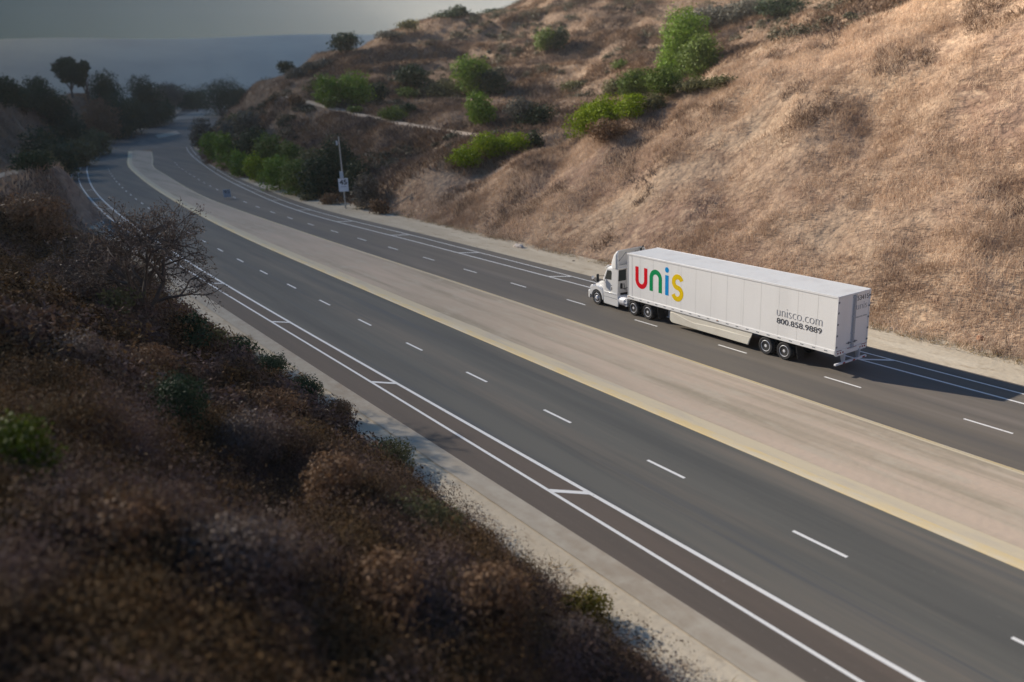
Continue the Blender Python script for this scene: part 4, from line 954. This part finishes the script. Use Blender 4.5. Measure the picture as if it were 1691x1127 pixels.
m_brush2 = leafmat('bank_stalks', (.10, .07, .035), (.24, .17, .09), .2, .8, patch=(.10, .06, .035), pscale=.5)
m_brush = leafmat('near_brush', (.026, .016, .009), (.19, .115, .05), .15, .8, patch=(.16, .11, .095), pscale=.35)  # brush colour lowered to deepen the shade on the left bank
def on_near(x, y):
    d = (x-CA[0])*cn[0]+(y-CA[1])*cn[1]; return (y > y_ftR(x)-.3)*(d > -3)*np.clip(.62+1.5*vnoise(x, y, 6, 11)+.9*vnoise(x, y, 2.2, 12), .05, 1)*(y < 100)
x, y = region(60000, -80, 34, 9, 75, on_near, 21)
grass('dry_grass', x, y, 11, .60, .03, m_grass, 22, 'dry straw coloured grass covering the near slope behind the truck')
def on_dark(x, y):
    d = (x-CA[0])*cn[0]+(y-CA[1])*cn[1]; return (y > y_ftR(x)+.2)*(d > -2)*((vnoise(x+.4*y, y, 7, 31)+.7*vnoise(x, y, 2.4, 32)) > .30)
x, y = region(22000, -80, 34, 9, 75, on_dark, 33)
grass('dry_scrub', x, y, 12, .55, .05, m_scrub, 34, 'low brown dead scrub in patches among the grass of the near slope', lean=.8, spread=.3)
def on_back(x, y):
    d = (x-CA[0])*cn[0]+(y-CA[1])*cn[1]; return (y > y_ftR(x)+.5)*(d < 0)*((vnoise(x, y, 14, 41)+.8*vnoise(x, y, 5, 42)+.25*(f_right(x, y) < 9)) > .06)
x, y = region(110000, -330, -20, 8, 300, on_back, 43)
vis = seen(x, y, Z(x, y), 20); x, y = x[vis][:60000], y[vis][:60000]
grass('hillside_scrub', x, y, 9, 1.0, .16, m_scrub, 44, 'brown and purplish scrub patches over the rear hillside', lean=.8, spread=.7)
def on_back2(x, y):
    d = (x-CA[0])*cn[0]+(y-CA[1])*cn[1]; return (y > y_ftR(x)+.5)*(d < 0)*.45
x, y = region(210000, -330, -20, 8, 300, on_back2, 53)
vis = seen(x, y, Z(x, y), 20) & (np.hypot(x-CX, y-CY) < 330); x, y = x[vis][:70000], y[vis][:70000]
grass('hillside_grass', x, y, 7, .7, .11, m_grass2, 54, 'dry pinkish grass over the rear hillside', lean=.6, spread=.6)
def on_left(x, y): return (y < y_ftL(x)-.75-.5*vnoise(x, y, 2.2, 60))*1.0
x, y = region(60000, -75, 34, -62, -20, on_left, 61)
def mounds(name, x, y, per, rad, leaf, m, seed, label):
    g = np.random.default_rng(seed); n = len(x); z = Z(x, y); r = rad*(.4+1.5*g.random(n)**2)
    v = g.normal(0, 1, (n*per, 3)); v /= np.linalg.norm(v, axis=1)[:, None]; v[:, 2] = np.abs(v[:, 2])
    rr = np.repeat(r, per)*g.uniform(.55, 1.1, n*per)
    P = np.stack([np.repeat(x, per), np.repeat(y, per), np.repeat(z, per)], -1)+v*rr[:, None]*np.array([1, 1, .8])
    V, F, T_ = leaves(P, v, leaf, seed, aspect=.45, tint=np.repeat(g.random(n), per)); return tag(mesh_np(name, V, F, m, attrs={'tint': T_}), label, 'brush', kind='stuff')
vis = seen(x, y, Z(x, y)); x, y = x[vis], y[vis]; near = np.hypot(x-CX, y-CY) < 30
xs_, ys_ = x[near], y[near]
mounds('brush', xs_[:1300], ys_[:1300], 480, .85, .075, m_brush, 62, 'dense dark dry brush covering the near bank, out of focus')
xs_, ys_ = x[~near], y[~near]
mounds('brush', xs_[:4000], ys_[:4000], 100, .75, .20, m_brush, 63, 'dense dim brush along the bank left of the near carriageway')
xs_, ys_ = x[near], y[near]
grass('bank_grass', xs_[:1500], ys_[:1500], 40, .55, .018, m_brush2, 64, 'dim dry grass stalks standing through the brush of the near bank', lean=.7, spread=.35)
def on_rear(x, y):
    d = (x-CA[0])*cn[0]+(y-CA[1])*cn[1]; return (y > y_ftR(x)+3)*(d < -3)*((vnoise(x, y, 22, 91)+.8*vnoise(x, y, 7, 92)) > .14)*.6
x, y = region(16000, -300, -20, 15, 260, on_rear, 93)
vis = seen(x, y, Z(x, y), 10); x, y = x[vis][:2200], y[vis][:2200]
mounds('hillside_brush', x, y, 160, 1.3, .38, G['rearscrub'], 94, 'dull grey green scrub thickets dotted over the rear hillside')
def on_left2(x, y): return (y < y_ftL(x)-1)*np.clip(.5+1.6*vnoise(x, y, 12, 71), 0, 1)
x, y = region(160000, -420, -70, -150, 40, on_left2, 72)
vis = seen(x, y, Z(x, y), 20); x, y = x[vis][:30000], y[vis][:30000]
grass('dim_grass', x, y, 9, .9, .15, m_grass2, 73, 'dim brown scrub and grass on the left hill', lean=.7, spread=.8)
# weeds along the verges
def on_verge(x, y): return (np.abs(y-y_edgL(x)+1.35) < .5)*(vnoise(x, y, 2.5, 81) > .12)*.8+(np.abs(y-y_ftR(x)-.1) < .7)*(vnoise(x, y, 3, 82) > .0)*.7
x, y = region(90000, -90, 34, -24, 12, on_verge, 83)
grass('verge_weeds', x, y, 7, .22, .03, leafmat('weeds', (.22, .15, .08), (.42, .32, .16), .2), 84, 'thin dry weeds scattered along both verges', lean=1.1, spread=.12)

# ------------------------------------------------------------------ distant ridge, added shade deck, haze
m_far = mat('far_ridge', (.50, .52, .44), .95, noise=[(.01, (.40, .42, .37), .4, .7)])
V = []; n = 90
for i in range(n+1):
    a = YAW+R(-75+150*i/n); q = i/n
    top = 1290*math.tan(R(3.35))+3*math.sin(q*23)+2*math.sin(q*61+1)
    for rr, h in ((1000, -2), (1100, top*.45), (1230, top*.93), (1290, top), (1340, top*.9), (1450, -2)):
        V.append((CX+math.sin(a)*rr, CY+math.cos(a)*rr, h+ (CZ if h > 0 else 0)))
k = 6; i = np.arange(len(V)).reshape(-1, k); F = np.stack([i[:-1, :-1].ravel(), i[1:, :-1].ravel(), i[1:, 1:].ravel(), i[:-1, 1:].ravel()], -1)
tag(mesh_np('hills', np.array(V), F, m_far, smooth=True), kind='structure')

# unseen cloud-like deck added overhead to shade the left of the land, thinning towards the road
HC = 330.0
ox, oy = -1.75*HC, -.66*HC
nrm = np.array([.533, .846])
cx0, cy0 = CX+ox, CY+oy
b = MB(); gxc = np.linspace(-520, 1750, 60); gyc = np.linspace(-1700, 60, 40)   # along view direction / across it
vf = np.array([-.846, .533]); V = []
for lay in (0, 1):
    for a in gxc:
        for c_ in gyc:
            p = np.array([cx0, cy0])+vf*a+nrm*c_
            hh = 18*math.sin(a*.013+c_*.007)+12*math.sin(c_*.021-a*.004)
            e = min(1, (60-c_)/60)
            V.append((p[0], p[1], HC+(hh*.3 if lay == 0 else 30*e+hh)))
na, nc = len(gxc), len(gyc); i0 = np.arange(na*nc).reshape(na, nc); F = []
for lay in (0, 1):
    i = i0+lay*na*nc; q = np.stack([i[:-1, :-1].ravel(), i[1:, :-1].ravel(), i[1:, 1:].ravel(), i[:-1, 1:].ravel()], -1)
    F.append(q if lay else q[:, ::-1])
sd_ = []
for ring in (i0[0, :], i0[-1, ::-1], i0[::-1, 0], i0[:, -1]):
    for u_, v_ in zip(ring[:-1], ring[1:]): sd_.append((u_, v_, v_+na*nc, u_+na*nc))
F.append(np.array(sd_)); F = np.concatenate(F)
mc_ = bpy.data.materials.new('added_shade_deck'); mc_.use_nodes = True; t = mc_.node_tree; t.nodes.clear()
o_ = t.nodes.new('ShaderNodeOutputMaterial'); ms = t.nodes.new('ShaderNodeMixShader'); tr = t.nodes.new('ShaderNodeBsdfTransparent'); df = t.nodes.new('ShaderNodeBsdfDiffuse')
df.inputs['Color'].default_value = (.75, .76, .78, 1)
ge = t.nodes.new('ShaderNodeNewGeometry'); dt = t.nodes.new('ShaderNodeVectorMath'); dt.operation = 'DOT_PRODUCT'; dt.inputs[1].default_value = (nrm[0], nrm[1], 0)
t.links.new(ge.outputs['Position'], dt.inputs[0])
wv = t.nodes.new('ShaderNodeMath'); wv.operation = 'SUBTRACT'; wv.inputs[1].default_value = float(np.dot(nrm, [cx0, cy0])); t.links.new(dt.outputs['Value'], wv.inputs[0])
mp_ = t.nodes.new('ShaderNodeMapRange'); mp_.inputs[1].default_value = -300; mp_.inputs[2].default_value = 60; t.links.new(wv.outputs[0], mp_.inputs[0])
cr = t.nodes.new('ShaderNodeValToRGB'); t.links.new(mp_.outputs[0], cr.inputs[0])
def wp(w_): return (w_+300)/360
TS = [(-300, .07), (-150, .04), (-80, .09), (-45, .18), (-20, .29), (-8, .42), (2, .76), (9, 1.0)]
els = cr.color_ramp.elements; els[0].position = wp(-300); els[1].position = wp(9)
for k, (w_, T_) in enumerate(TS):
    q = math.sqrt(T_)      # the light crosses two faces
    e = els[0] if k == 0 else (els[-1] if k == len(TS)-1 else els.new(wp(w_)))
    e.color = (q, q, q, 1)
t.links.new(cr.outputs[0], ms.inputs[0]); t.links.new(df.outputs[0], ms.inputs[1]); t.links.new(tr.outputs[0], ms.inputs[2]); t.links.new(ms.outputs[0], o_.inputs['Surface'])
tag(mesh_np('added_shade_deck', np.array(V), F, mc_, smooth=True), kind='structure')

b = MB(); b.box(-1490, 1490, -1490, 1490, -3.2, 150); hz = b.build('haze', smooth=0); tag(hz, kind='stuff')
hm_ = bpy.data.materials.new('haze'); hm_.use_nodes = True; t = hm_.node_tree; t.nodes.clear(); o_ = t.nodes.new('ShaderNodeOutputMaterial'); pv = t.nodes.new('ShaderNodeVolumePrincipled')
pv.inputs['Color'].default_value = (.95, .95, .92, 1); pv.inputs['Density'].default_value = .00012; pv.inputs['Anisotropy'].default_value = .2
t.links.new(pv.outputs[0], o_.inputs['Volume']); hz.data.materials.append(hm_)
